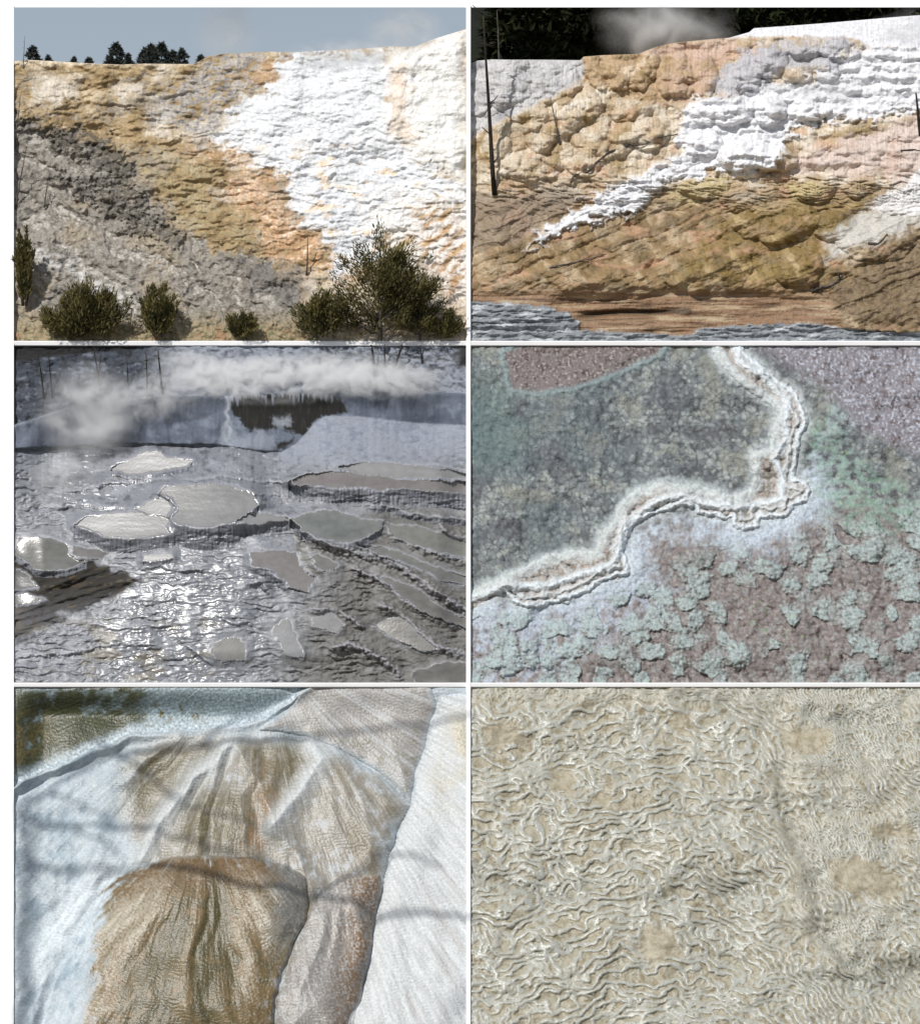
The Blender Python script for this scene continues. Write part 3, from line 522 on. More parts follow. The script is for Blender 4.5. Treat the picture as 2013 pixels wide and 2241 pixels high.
    drip = ss(.1, .4, fbm(U / 15, V / 200, 4, 225) * 1.3 - (V - led - 22) / 60.) * ss(80, 10, V - led); fc = mix(fc, (206, 214, 226), drip * dface * .9)
    fc = mix(fc, (206, 212, 222), inside(wu, wv, [(1050, 310), (1120, 302), (1130, 340), (1070, 345)], 10, 14, 20, 226) * .8)
    fc = mix(fc, (196, 204, 216), inside(wu, wv, [(930, 390), (1000, 355), (1060, 380), (1060, 430), (900, 430), (840, 420), (860, 330), (880, 330)], 14, 14, 20, 227) * .8)
    wf = np.exp(-((wu - 880 - .02 * (V - 230)) / 9) ** 2); fc = mix(fc, (232, 238, 246), wf * .95)
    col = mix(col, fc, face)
    bk = np.zeros(U.shape + (3,)) + lin((186, 192, 204)); bk = mix(bk, (120, 126, 138), ss(0, .5, fbm((U + V) / 40, (V - .4 * U) / 18, 4, 228)))
    lf = ss(720, 520, U + .25 * (V - 100)); bl = np.zeros(U.shape + (3,)) + lin((84, 92, 106)); bl = mix(bl, (48, 52, 60), ss(0, .5, fbm(U / 26, V / 40, 4, 229))); bl = mix(bl, (140, 150, 164), ss(.2, .6, n2 + n1))  # left back slope coloured dark to look shaded despite the front sun
    bl = mix(bl, (26, 24, 26), ss(8, -8, V - np.interp(U, [50, 300, 520, 560], [92, 60, 45, 20])))
    bk = mix(bk, bl, lf); rg = ss(1130, 1250, U) * ss(170, 110, V); bk = mix(bk, (110, 112, 116), rg * ss(-.1, .4, n2)); bk = mix(bk, (44, 44, 44), ss(1740, 1790, U) * ss(130, 90, V))
    col = mix(col, bk, backs)
    ltn = ss(330, 200, U) * floor * ss(800, 440, V); col = mix(col, (176, 180, 186), ltn * .4)
    rough = .56 + .1 * n2 - .27 * film + .22 * rightp + .4 * dark + .35 * apron + .4 * face + .3 * backs + .3 * backs + .2 * face
    for i, (pts, h, c, rg_) in enumerate(POOLS):
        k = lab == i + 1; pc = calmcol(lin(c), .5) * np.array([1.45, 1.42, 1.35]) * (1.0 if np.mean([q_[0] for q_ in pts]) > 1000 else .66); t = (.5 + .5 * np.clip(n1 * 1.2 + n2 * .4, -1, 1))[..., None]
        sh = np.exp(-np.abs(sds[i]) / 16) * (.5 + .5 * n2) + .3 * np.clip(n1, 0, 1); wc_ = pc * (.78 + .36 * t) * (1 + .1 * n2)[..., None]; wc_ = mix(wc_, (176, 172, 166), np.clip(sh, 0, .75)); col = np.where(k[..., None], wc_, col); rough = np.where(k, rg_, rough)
    names = [('water', M_WATER)] * len(POOLS)
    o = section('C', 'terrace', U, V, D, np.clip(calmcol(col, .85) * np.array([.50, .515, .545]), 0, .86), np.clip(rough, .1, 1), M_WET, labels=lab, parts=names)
    for q in o[1:]:
        if q: tag(q, kind='structure')
build_C()
# ------------------------------------------------------------------ section D: rimstone ridge over crystal clusters
RIM_UP = [(990, 15), (1025, 80), (1085, 150), (1160, 212), (1235, 258), (1262, 300), (1240, 380), (1228, 440), (1160, 460), (1165, 560), (1150, 610), (1080, 636), (990, 608), (900, 588), (800, 578), (700, 608), (640, 660), (618, 720), (560, 770), (535, 852), (430, 855), (330, 878), (200, 940), (20, 1018)]
RIM_LO = [(20, 1075), (90, 1030), (180, 1000), (220, 1055), (300, 1060), (380, 1040), (500, 1000), (560, 955), (660, 930), (655, 890), (630, 845), (655, 790), (670, 740), (740, 700), (820, 672), (870, 655), (925, 665), (940, 690), (1000, 700), (1050, 712), (1080, 705), (1080, 742), (1120, 752), (1170, 744), (1178, 700), (1220, 708), (1290, 702), (1312, 660), (1360, 640), (1380, 605), (1366, 575), (1312, 560), (1325, 480), (1332, 400), (1368, 330), (1340, 265), (1325, 220), (1250, 170), (1180, 110), (1120, 60), (1095, 15)]
CREST = [(1085, 15), (1105, 90), (1200, 150), (1290, 245), (1285, 330), (1290, 400), (1240, 480), (1270, 540), (1270, 640), (1150, 665), (1080, 668), (940, 650), (860, 625), (780, 640), (720, 690), (650, 750), (620, 840), (600, 900), (480, 935), (330, 985), (160, 985), (20, 1040)]
def build_D():
    U, V = grid('D')
    u = U + 10 * fbm(U / 40, V / 40, 3, 301); v = V + 10 * fbm(U / 40, V / 40, 3, 302)
    s = sdf(u, v, RIM_UP + RIM_LO) - 12; band = 1 - ss(-3, 3, s)
    dup, _ = line_d(u, v, RIM_UP); dlo, _ = line_d(U + 12 * fbm(U / 30, V / 30, 2, 303), V + 12 * fbm(U / 30, V / 30, 2, 304), RIM_LO[2:]); dcr, _ = line_d(u, v, CREST)
    # granular bed
    zz = 1 + .35 * fbm(U / 300, V / 300, 2, 330); a1, a2, aid = worley(u / 76 + .4 * fbm(U / 160, V / 160, 3, 331), v / 70 + .4 * fbm(U / 160, V / 160, 3, 332), 305); b1, b2, bid = worley(u / 24, v / 22, 306); c1, c2, cid = worley(U / 11, V / 10, 307)
    da = np.sqrt(np.clip(1 - a1 ** 2, 0, 1)); db = np.sqrt(np.clip(1 - b1 ** 2, 0, 1)); dc = np.sqrt(np.clip(1 - c1 ** 2, 0, 1))
    big = fbm(U / 260, V / 240, 4, 308)
    below = ss(-70, 80, V + 40 * fbm(U / 60, V / 60, 3, 333) - np.interp(U, [36, 200, 540, 640, 830, 1180, 1330, 1420, 1540, 1700, 1822], [1040, 1030, 930, 800, 690, 720, 590, 360, 120, -150, -300]))
    lac = .22 * fbm(U / 14, V / 14, 3, 322) + .2 * fbm(U / 40, V / 40, 3, 323)
    clus = below * ss(.82, .36, a1 + lac) * ss(.36, .6, aid + .25 * fbm(U / 200, V / 200, 2, 309)) * ss(800, 960, V + .25 * (U - 900))
    D = -40 * big - 11 * db - 5 * dc - 9 * da * (1 - .5 * band)
    D -= clus * (9 * da + 6 * db)
    # the rim
    hr = 26 * pillow(s, 60) + 14 * np.exp(-(dcr / 13) ** 2) + 9 * np.exp(-(dlo / 8) ** 2) + 9 * np.exp(-((dlo - 30) / 9) ** 2) * band + 10 * np.exp(-(dup / 24) ** 2)
    grain = band * ss(14, 24, dcr) * ss(8, 18, dlo) * ss(20, 34, dup) * (1 - .8 * np.exp(-((dlo - 30) / 10) ** 2))
    D -= hr + 0 * grain; D += grain * (6 + 16 * (1 - db)); D -= band * 6 * np.exp(-((dup - 34) / 9) ** 2)
    # pigment, plus crevice shade painted between the grains
    n1 = fbm(U / 150, V / 140, 4, 310); n2 = fbm(U / 34, V / 32, 4, 311); n3 = fbm(U / 12, V / 12, 3, 312)
    col = np.zeros(U.shape + (3,)) + lin((124, 126, 124))
    col = mix(col, (156, 158, 150), ss(-.1, .5, n2 + .6 * (bid - .5)) * .9); col = mix(col, (84, 82, 80), ss(.0, .5, -n2 + .5 * n1 + .4 * (bid - .6)) * .8)
    col = mix(col, (172, 172, 160), ss(.5, .12, b1 + .2 * n3) * ss(.25, .7, bid + .5 * n2) * .8); col = mix(col, (66, 64, 62), ss(.1, .02, b2 - b1) * .6 + ss(.16, .0, a2 - a1) * .35)  # includes shade painted as dark crevices between grains
    brownup = inside(U, V, [(170, 60), (330, 0), (820, 0), (780, 60), (620, 130), (450, 190), (300, 212), (200, 200)], 14, 24, 60, 313)
    ub = np.zeros(U.shape + (3,)) + lin((130, 112, 106)); ub = mix(ub, (100, 76, 70), ss(0, .4, n2)); ub = mix(ub, (160, 144, 132), ss(.15, .5, n3 + .4 * n2))
    col = mix(col, (84, 80, 84), ss(.0, .45, n1 + .25 * n2) * .6); col = mix(col, (146, 138, 116), ss(.05, .5, -n1 + .4 * n2) * .5)
    blu = ss(.0, .5, fbm(U / 300, V / 260, 3, 314) + .3) * ss(1100, 200, U)
    col = mix(col, (92, 104, 108), blu * (1 - below) * .5)
    col = mix(col, ub, brownup)
    edge = np.exp(-((sdf(U, V, [(170, 60), (330, 0), (820, 0), (780, 60), (620, 130), (450, 190), (300, 212), (200, 200)]) - 12) / 12) ** 2)
    col = mix(col, (142, 156, 152), edge * .7 * (1 - below)); D -= 8 * edge * (1 - below)
    col = mix(col, (92, 116, 108), inside(U, V, [(0, 150), (160, 160), (260, 420), (180, 520), (0, 480)], 60, 60, 80, 315) * .55)
    pinkb = inside(U, V, [(1120, 0), (1860, 0), (1860, 470), (1640, 400), (1400, 180)], 40, 40, 80, 316)
    pb = np.zeros(U.shape + (3,)) + lin((146, 134, 136)); pb = mix(pb, (112, 92, 90), ss(0, .5, n2)); pb = mix(pb, (176, 172, 178), ss(.1, .5, n3 + .5 * (bid - .5)))
    col = mix(col, pb, pinkb)
    near = np.exp(-np.clip(s, 0, 999) / 130) * below
    lowc = np.zeros(U.shape + (3,)) + lin((140, 122, 114)); lowc = mix(lowc, (94, 74, 66), ss(-.1, .5, n2)); lowc = mix(lowc, (156, 138, 126), ss(.1, .5, n3 + .5 * (bid - .5)))
    col = mix(col, lowc, below * ss(560, 800, V) * (1 - pinkb))
    col = mix(col, (196, 200, 206), ss(.25, .8, near + .25 * n2 + .2 * n1)); 
    ll = inside(U, V, [(0, 1090), (200, 1060), (650, 940), (850, 990), (640, 1160), (420, 1290), (200, 1400), (0, 1400)], 50, 60, 80, 317)
    col = mix(col, (186, 188, 196), ll * ss(-.4, .2, n2 + .3 * (bid - .5)) * .85)
    col = mix(col, (172, 184, 174), clus * ss(-.5, .7, n3 + .9 * db - .3 + .5 * n2) * .85)
    small = below * ss(.5, .15, b1 + .3 * n3) * ss(.35, .75, bid + .6 * n2) * ss(.2, .6, V / 1400.); col = mix(col, (166, 162, 156), small * .6)
    grn = inside(U, V, [(1370, 330), (1480, 300), (1560, 480), (1700, 560), (1820, 700), (1700, 760), (1480, 720), (1400, 600)], 50, 60, 80, 318)
    col = mix(col, (136, 162, 140), grn * ss(-.4, .3, n2) * .75)
    spots = ss(.42, .6, fbm(U / 26, V / 26, 3, 319)) * inside(U, V, [(1100, 1000), (1300, 1080), (1480, 1250), (1200, 1300)], 80, 60, 80, 320) + ss(.42, .6, fbm(U / 22, V / 22, 3, 321)) * grn
    col = mix(col, (118, 168, 92), np.clip(spots, 0, 1) * .6)
    rimc = np.zeros(U.shape + (3,)) + lin((208, 202, 194)); rimc = mix(rimc, (146, 122, 96), grain * ss(-.5, .3, n3 - .5 * (bid - .6)) * .9)
    rimc = mix(rimc, (208, 178, 164), ss(.1, .5, n2) * .6); rimc = mix(rimc, (232, 232, 230), np.maximum(np.exp(-(dlo / 9) ** 2), .8 * np.exp(-(dcr / 10) ** 2)))
    rimc = mix(rimc, (202, 202, 192), np.exp(-(dup / 22) ** 2) * .8)
    rimc = mix(rimc, (222, 216, 208), np.exp(-((dlo - 30) / 9) ** 2) * .7)
    col = mix(col, rimc, band)
    col = mix(col, (208, 208, 202), np.exp(-(np.abs(s) / 18) ** 2) * (1 - band) * .6)
    lab = (s < 0).astype(int)
    col *= (1 + .5 * (dc - .75) + .5 * (db - .75) + .3 * n3)[..., None]  # relief shading multiplied into the colour: grain tops lighter, crevices darker
    col = calmcol(col, .8) * np.array([.85, .935, 1.02])
    o = section('D', 'crystal_bed', U, V, D, np.clip(col * .88, 0, .86), .7 + 0 * U, M_FINE, labels=lab, parts=[('travertine_rim', M_FINE)])
    tag(o[1], 'winding pale rimstone ridge with frilled white edges crossing dark crystal beds', 'rock rim')
build_D()
# ------------------------------------------------------------------ section E: smooth draped mounds with microbial film
RIM_E = [(20, 425), (110, 375), (180, 340), (280, 305), (370, 262), (440, 238), (510, 208), (620, 200), (740, 193), (860, 180), (960, 160), (1040, 130), (1100, 90), (1150, 55), (1200, 20), (1220, -30)]
M1 = [(640, 215), (860, 195), (1000, 215), (1180, 230), (1300, 265), (1400, 320), (1490, 380), (1550, 430), (1592, 475), (1530, 600), (1500, 720), (1470, 830), (1440, 960), (1420, 1120), (1350, 1400), (300, 1400), (380, 1000), (520, 700), (480, 560), (300, 430), (420, 290)]
M2 = [(120, 1500), (220, 1180), (330, 930), (430, 790), (530, 716), (640, 692), (760, 680), (900, 682), (1020, 690), (1110, 715), (1180, 770), (1198, 850), (1185, 930), (1130, 1040), (1085, 1130), (1060, 1250), (1050, 1500)]
M2C = [(340, 1500), (375, 1150), (385, 980), (420, 850), (480, 765), (560, 712), (640, 692), (760, 680), (900, 682), (1020, 690), (1110, 715), (1180, 770), (1198, 850), (1185, 930), (1130, 1040), (1085, 1130), (1060, 1250), (1050, 1500)]
M3 = [(1195, 900), (1240, 800), (1330, 750), (1470, 745), (1475, 830), (1445, 960), (1425, 1100), (1390, 1230), (1330, 1400), (1050, 1400), (1070, 1230), (1130, 1060)]
WALL_E = [(1700, 60), (1650, 230), (1612, 350), (1600, 440), (1580, 500), (1535, 590), (1505, 700), (1480, 800), (1455, 900), (1432, 1030), (1410, 1160), (1380, 1250), (1320, 1400), (1900, 1400), (1900, 60)]
BACK_E = [(1190, 30), (1250, -40), (1640, -40), (1690, 100), (1640, 260), (1600, 420), (1590, 470), (1500, 380), (1400, 310), (1250, 240), (1180, 215), (1000, 190), (1110, 110)]
FOLDS = [([(880, 250), (850, 300), (740, 390), (660, 490), (590, 600), (540, 690)], 22, 34), ([(1205, 235), (1250, 300), (1190, 380), (1100, 500), (1050, 570)], 26, 30), ([(700, 225), (640, 260), (540, 330), (480, 400)], 24, 22), ([(910, 250), (1000, 380), (1060, 540), (1150, 680), (1190, 800)], 26, 18), ([(1280, 270), (1380, 420), (1430, 560), (1440, 700)], 40, 20), ([(1440, 330), (1500, 470), (1490, 600)], 30, 14), ([(1195, 890), (1120, 1050), (1070, 1160), (1050, 1330)], 20, 18), ([(1330, 770), (1400, 900), (1410, 1060)], 26, 14)]
def build_E():
    U, V = grid('E')
    u = U + 12 * fbm(U / 120, V / 120, 3, 401); v = V + 12 * fbm(U / 120, V / 120, 3, 402)
    vr = np.interp(u, [p[0] for p in RIM_E][:-1], [p[1] for p in RIM_E][:-1]); vr = np.where(u > 1200, 20 - (u - 1200) * .6, vr)
    beyond = ss(8, -8, v - vr)
    s1 = sdf(u, v, M1); s2 = sdf(u, v, M2); s3 = sdf(u, v, M3); sw = sdf(u, v, WALL_E); sb = sdf(u, v, BACK_E)
    D = 60 - 24 * fbm(U / 400, V / 400, 3, 403)
    D += 34 * beyond + .1 * beyond * (vr - v)
    D -= 16 * np.exp(-((v - vr - 6) / 20) ** 2)
    D += 22 * np.exp(-((v - vr - 50) / 24) ** 2) * ss(700, 400, U)
    D -= 66 * pillow(s1, 260) * ss(560, 900, U + .3 * (V - 400))
    for pts, wd, a in FOLDS: D -= .9 * a * np.exp(-(line_d(u, v, pts)[0] / (wd * 1.25)) ** 1.5)
    D -= 96 * pillow(s2, 300); D -= 66 * pillow(s3, 180); D -= 52 * pillow(sw, 120); D -= 40 * pillow(sb, 170)
    left = ss(560, 360, U) * ss(420, 520, V) * ss(10, 60, s2)
    D -= left * (22 * fbm(U / 150, V / 150, 3, 404) + 18 * np.sqrt(np.clip(1 - worley(u / 260, v / 240, 405)[0] ** 2, 0, 1)))
    # radiating folds
    wob = .09 * fbm(U / 330, V / 330, 2, 430)
    th0 = np.arctan2(U - 800, V - 500); tt1 = np.arctan2(U - 1000, V + 150)
    th = np.arctan2(u - 800, v - 500) + wob; rr = np.hypot(u - 800, v - 500)
    in2 = ss(0, -70, s2); fold = fbm(th * 3.3, rr / 1100, 3, 406)
    D += in2 * 28 * fold * ss(200, 520, rr)
    th3 = np.arctan2(u - 1330, v - 560) + wob; D += ss(0, -50, s3) * 14 * fbm(th3 * 4, rr / 1200, 2, 407)
    th1 = np.arctan2(u - 1000, v + 150) + wob; D += ss(0, -80, s1) * (1 - in2) * 20 * fbm(th1 * 6.5, rr / 1200, 2, 408)
    flow = rr * in2 + (1 - in2) * (V + .12 * (U - 900) ** 2 / 900)
    mt = np.sin(2 * np.pi * (flow / 13. + 1.1 * fbm(U / 60, V / 60, 3, 409))) * (.4 + .6 * fbm(U / 60, V / 60, 2, 410))
    streak = fbm(np.where(in2 > .5, th0 * 44, tt1 * 80), flow / 110, 4, 411)
    D += .8 * mt + 1.0 * fbm(U / 9, V / 9, 3, 412) + 1.5 * streak
    # pigment
    n1 = fbm(U / 170, V / 170, 4, 413); n2 = fbm(U / 44, V / 44, 4, 414); n3 = fbm(U / 10, V / 10, 3, 415)
    col = np.zeros(U.shape + (3,)) + lin((214, 220, 224))
    col = mix(col, (174, 190, 200), ss(-.1, .6, n1 + .3 * n2) * .75); col = mix(col, (146, 164, 178), ss(.05, .5, fbm((U + .5 * V) / 60, (V - .8 * U) / 120, 4, 432)) * .6 * ss(520, 300, U)); col = mix(col, (236, 240, 242), np.exp(-((U + .75 * (V - 700) - 430) / 90) ** 2) * ss(640, 760, V) * ss(1250, 1000, V) * .9)
    body = np.clip(ss(30, -60, s1 + 20 * n2) * ss(430, 640, U + .35 * (V - 300)), 0, 1)
    bc1 = np.zeros(U.shape + (3,)) + lin((166, 154, 138)); bc1 = mix(bc1, (206, 204, 202), ss(-.1, .6, n2 + .5 * n1)); bc1 = mix(bc1, (150, 134, 108), ss(.0, .6, fbm(tt1 * 14, flow / 420, 4, 427) + .3 * n2))
    col = mix(col, bc1, body * .95)
    ol = np.maximum.reduce([inside(u, v, q, 70, 40, 60, 416) for q in ([(480, 330), (560, 270), (690, 240), (800, 250), (720, 380), (620, 510), (560, 560), (500, 500)], [(700, 470), (840, 420), (960, 450), (1060, 560), (980, 680), (700, 680), (640, 610)], [(930, 240), (1180, 240), (1170, 400), (1060, 520), (980, 380)])])
    col = mix(col, (112, 98, 58), ol * ss(-.7, .4, n2 + .6 * streak + .3 * n1 + .15) * .9)
    org = np.maximum.reduce([inside(u, v, q, 44, 40, 50, 417) for q in ([(1030, 330), (1085, 480), (1020, 640), (940, 680), (930, 600)],)])
    col = mix(col, (158, 118, 74), org * .7 * ss(-.6, .2, n2 + streak))
    w1 = np.zeros(U.shape)
    for pts, wd, a in FOLDS[:2]: w1 = np.maximum(w1, np.exp(-(line_d(u, v, pts)[0] / 42) ** 2))
    col = mix(col, (228, 228, 226), w1 * .85)
    bkc = np.zeros(U.shape + (3,)) + lin((178, 166, 156)); bkc = mix(bkc, (202, 196, 192), ss(0, .5, fbm(tt1 * 30, flow / 300, 3, 428))); bkc = mix(bkc, (134, 126, 80), ss(.1, .5, n2 + .4 * n1) * ss(120, 280, V) * .6)
    col = mix(col, bkc, ss(10, -30, sb) * .9)
    m2c = np.zeros(U.shape + (3,)) + lin((140, 114, 72)); m2c = mix(m2c, (92, 80, 36), ss(-.1, .5, fold + .5 * n2)); m2c = mix(m2c, (190, 176, 152), ss(.0, .55, -fold + .6 * n3 + .3 * n2) * .7); m2c = mix(m2c, (126, 94, 60), ss(880, 690, V + 40 * n2) * .7); m2c = mix(m2c, (128, 126, 122), ss(980, 1120, U + 40 * n2) * ss(1200, 900, V) * .85); m2c = mix(m2c, (116, 96, 36), ss(.25, .55, n1 + .5 * n2) * ss(900, 1050, V) * .5)
    in2c = (1 - ss(-24, 34, sdf(u, v, M2C) + 34 * n2 + 60 * fbm(th0 * 26, rr / 500, 4, 431))); tight = ss(4, -12, s2); in2c = np.where((U > 800) | (V < 760), np.minimum(in2c * 1.4, 1) * tight, in2c); col = mix(col, m2c, np.clip(in2c, 0, 1))
    m3c = np.zeros(U.shape + (3,)) + lin((170, 160, 152)); m3c = mix(m3c, (148, 112, 76), ss(1260, 1420, U + .12 * (V - 900) + 40 * n2) * ss(-.8, .2, n2 + streak)); m3c = mix(m3c, (202, 198, 194), ss(.0, .5, n3 + n2) * .6)
    col = mix(col, m3c, ss(8, -16, s3))
    wc = np.zeros(U.shape + (3,)) + lin((226, 224, 222)); wc = mix(wc, (206, 192, 164), ss(-.2, .5, n1 + .3) * ss(20, 130, -sw) * ss(560, 380, V)); wc = mix(wc, (186, 178, 172), ss(.0, .6, fbm(tt1 * 26, flow / 420, 4, 421)) * ss(30, 160, -sw) * .7); wc = mix(wc, (150, 150, 158), ss(1620, 1822, U) * ss(1080, 1250, V) * .6 * ss(-.4, .3, n1))
    col = mix(col, wc, ss(5, -8, sw))
    bc = np.zeros(U.shape + (3,)) + lin((160, 174, 178)); bc = mix(bc, (74, 76, 42), inside(U, V, [(0, 0), (560, 0), (560, 160), (500, 210), (300, 280), (40, 380), (0, 380)], 60, 80, 80, 422) * ss(-.9, .0, n1 + .7 * n2 + .15)); bc = mix(bc, (122, 104, 58), inside(U, V, [(0, 100), (160, 120), (200, 240), (60, 360), (0, 380)], 60, 50, 60, 423) * .7 * ss(-.5, .2, n2))
    bc = mix(bc, (112, 106, 66), ss(.1, .4, fbm(U / 50, V / 60, 4, 424)) * inside(U, V, [(560, 60), (700, 80), (820, 140), (700, 200), (560, 200)], 40, 40, 50, 425)); bc = mix(bc, (216, 224, 228), ss(-60, -5, v - vr) * .85)
    bc *= (1 + .5 * n3)[..., None]
    col = mix(col, bc, beyond)
    speck = ss(.3, .08, worley(U / 10, V / 10, 426)[0]) * np.clip(in2c * .8 + .15, 0, 1); col = mix(col, (214, 208, 196), speck * ss(-.1, .5, n2) * .5)
    col *= (1 + .26 * np.clip(streak, -.7, .7) + .1 * np.clip(mt, -1, 1) + .22 * n3)[..., None]
    col = calmcol(col, .92)
    section('E', 'draped_mounds', U, V, D, np.clip(col * np.array([.70, .745, .775]), 0, .86), .4 + .2 * ss(.4, .7, col[..., 2]), M_SILT)
build_E()
# ------------------------------------------------------------------ section F: rippled microterracettes
def build_F():
    U, V = grid('F')
    dens = fbm(U / 420, V / 360, 3, 501)
    wu = U + 60 * fbm(U / 260, V / 220, 3, 502) + 15 * fbm(U / 56, V / 46, 3, 503); wv = V + 60 * fbm(U / 260, V / 220, 3, 504) + 17 * fbm(U / 56, V / 46, 3, 505)
    tilt = .35 * np.sin(U / 420.) - .1
    ph = (wv + tilt * wu)
    # rounded winding ridges of even width along the zero lines of several warped fields
    def ridges(n, wd):
        gy_, gx_ = np.gradient(n, STEP); g = np.hypot(gx_, gy_); g = np.maximum(g, .35 * g.mean()); t = np.clip(np.abs(n) / (g * wd), 0, 1); return np.sqrt(1 - t * t)
    A_ = np.sin(2 * np.pi * ph / 80. + 3.0 * fbm(U / 130, V / 90, 3, 507)); B_ = perlin(wu / 66 - .2 * wv / 66, wv / 42, 506); C_ = perlin(wu / 46 + 9, wv / 30 + 4, 508); F_ = np.sin(2 * np.pi * ph / 44. + 4 * fbm(U / 70, V / 50, 3, 509))
    mb = ss(-.25, .25, fbm(U / 220, V / 180, 3, 510)); mf = np.clip(ss(1050, 1500, U) * ss(-.3, .2, dens + .3 * n_f(U, V)) + ss(170, 40, V) * .8, 0, 1)
    wdt = 13 + 3 * fbm(U / 90, V / 90, 2, 521)
    r = np.maximum.reduce([ridges(A_, wdt) * (.45 + .55 * mb), ridges(B_, wdt * 1.05) * (1 - .75 * mb), ridges(C_, wdt * .75) * .6 * ss(.0, .4, fbm(U / 130, V / 110, 3, 522))])
    r = np.maximum(r * (1 - .7 * mf), mf * np.maximum(ridges(F_, 7) * .75, ridges(C_, 7.5) * .7))
    bare = np.maximum.reduce([inside(U, V, q, 26, 40, 60, 511) for q in ([(1250, 210), (1330, 190), (1480, 220), (1440, 280), (1330, 260)], [(1460, 730), (1560, 690), (1760, 770), (1740, 850), (1560, 860), (1480, 820)], [(700, 1040), (740, 960), (810, 970), (880, 1060), (820, 1120), (720, 1110)], [(560, 430), (640, 460), (560, 490), (520, 460)], [(80, 170), (240, 160), (250, 250), (120, 280)], [(800, 140), (930, 140), (900, 200), (800, 190)], [(340, 330), (430, 340), (440, 440), (370, 450)], [(1600, 580), (1780, 570), (1800, 620), (1640, 620)])])
    r *= 1 - .85 * bare
    crease = np.zeros(U.shape)
    for q in ([(36, 740), (150, 790), (300, 830), (440, 850), (520, 800)], [(820, 860), (900, 780), (1060, 840), (1180, 800)], [(870, 60), (960, 70), (1050, 110)], [(1380, 130), (1560, 160), (1680, 170)], [(1260, 380), (1300, 560), (1400, 760), (1420, 1000), (1560, 1130)], [(1400, 1190), (1560, 1200), (1822, 1130)]):
        crease = np.maximum(crease, np.exp(-(line_d(wu * .3 + U * .7, wv * .3 + V * .7, q)[0] / 36) ** 2))
    D = -30 * fbm(U / 520, V / 420, 3, 512) - 20 * fbm(U / 160, V / 120, 3, 513) - 9.5 * r + 14 * crease + 1.6 * fbm(U / 14, V / 11, 4, 514) * .6
    D += 60 * ss(1500, 1822, U) * ss(1050, 1250, V) * ss(1330, 1220, V)
    n1 = fbm(U / 180, V / 150, 3, 515); n2 = fbm(U / 26, V / 22, 4, 516); n3 = fbm(U / 8, V / 7, 3, 517)
    col = np.zeros(U.shape + (3,)) + lin((186, 176, 152))
    col = mix(col, (164, 150, 116), ss(0, .5, n2 + .4 * n1)); col = mix(col, (194, 180, 152), bare * .6)
    col = mix(col, (198, 197, 188), ss(.2, .75, r) * .9); col = mix(col, (212, 202, 178), ss(.1, .5, n1) * .25)
    edge = np.clip(1 - np.abs(r - .18) * 5, 0, 1); col = mix(col, (140, 116, 72), edge * ss(-.3, .3, n2) * .55)  # groove shadows painted as thin brown lines along the ridge feet
    col = mix(col, (120, 122, 112), crease * ss(-.4, .3, n2) * .45)  # shade in the creases put into the colour
    col *= (1 + .16 * n3)[..., None]
    section('F', 'rippled_bed', U, V, D, np.clip(calmcol(col, .86) * np.array([.73, .75, .745]), 0, .86), .30 + .3 * (1 - r), M_SILT)
def n_f(U, V): return fbm(U / 120, V / 110, 3, 520)
build_F()
# ------------------------------------------------------------------ white frame of slim rails between the sections
M_FRAME = mat('white_paint', (.90, .90, .91), .6, 3, .02, spec=.3)
def edge_rel(k, side, px=None, py=None):
    """relief in metres along one rim of a section, sampled at photograph coordinates"""
    U, V, D = GRID[k]; ox, oy, q = OFF[k]
    if side in 'lr':
        j = slice(0, 6) if side == 'l' else slice(-6, None)
        return np.interp((py - oy) / q, V[:, 0 if side == 'l' else -1], D[:, j].min(1)) * unit(k)
    i = slice(0, 6) if side == 't' else slice(-6, None)
    return np.interp((px - ox) / q, U[0], D[i].min(0)) * unit(k)
def calm(a, n=9, b=24):
    a = np.min(np.stack([np.roll(np.pad(a, n, mode='edge'), s)[n:-n] for s in range(-n, n + 1)]), 0)
    for _ in range(b): a = np.convolve(np.pad(a, 1, mode='edge'), [.25, .5, .25], 'valid')
    return a
def rail(name, pts0, pts1, dep, parent, back=.5, lean=0.):
    """pts0, pts1: (n,2) photograph coordinates of both long edges; dep: absolute depth offsets (n,)"""
    f0 = world(pts0[:, 0], pts0[:, 1], dep); f1 = world(pts1[:, 0], pts1[:, 1], dep + lean); b0 = world(pts0[:, 0], pts0[:, 1], dep + back); b1 = world(pts1[:, 0], pts1[:, 1], dep + lean + back); n = len(f0)
    m0 = f0 * .85 + f1 * .15; m1 = f0 * .15 + f1 * .85; m0[:, 1] -= .008; m1[:, 1] -= .008
    v = np.stack([b0, f0, m0, m1, f1, b1], 1); i = np.arange(n * 6).reshape(n, 6)
    F = np.concatenate([np.stack([i[:-1, k], i[:-1, (k + 1) % 6], i[1:, (k + 1) % 6], i[1:, k]], -1) for k in range(6)])
    return obj(name, np_mesh(name, v.reshape(-1, 3), F, False), M_FRAME, parent)
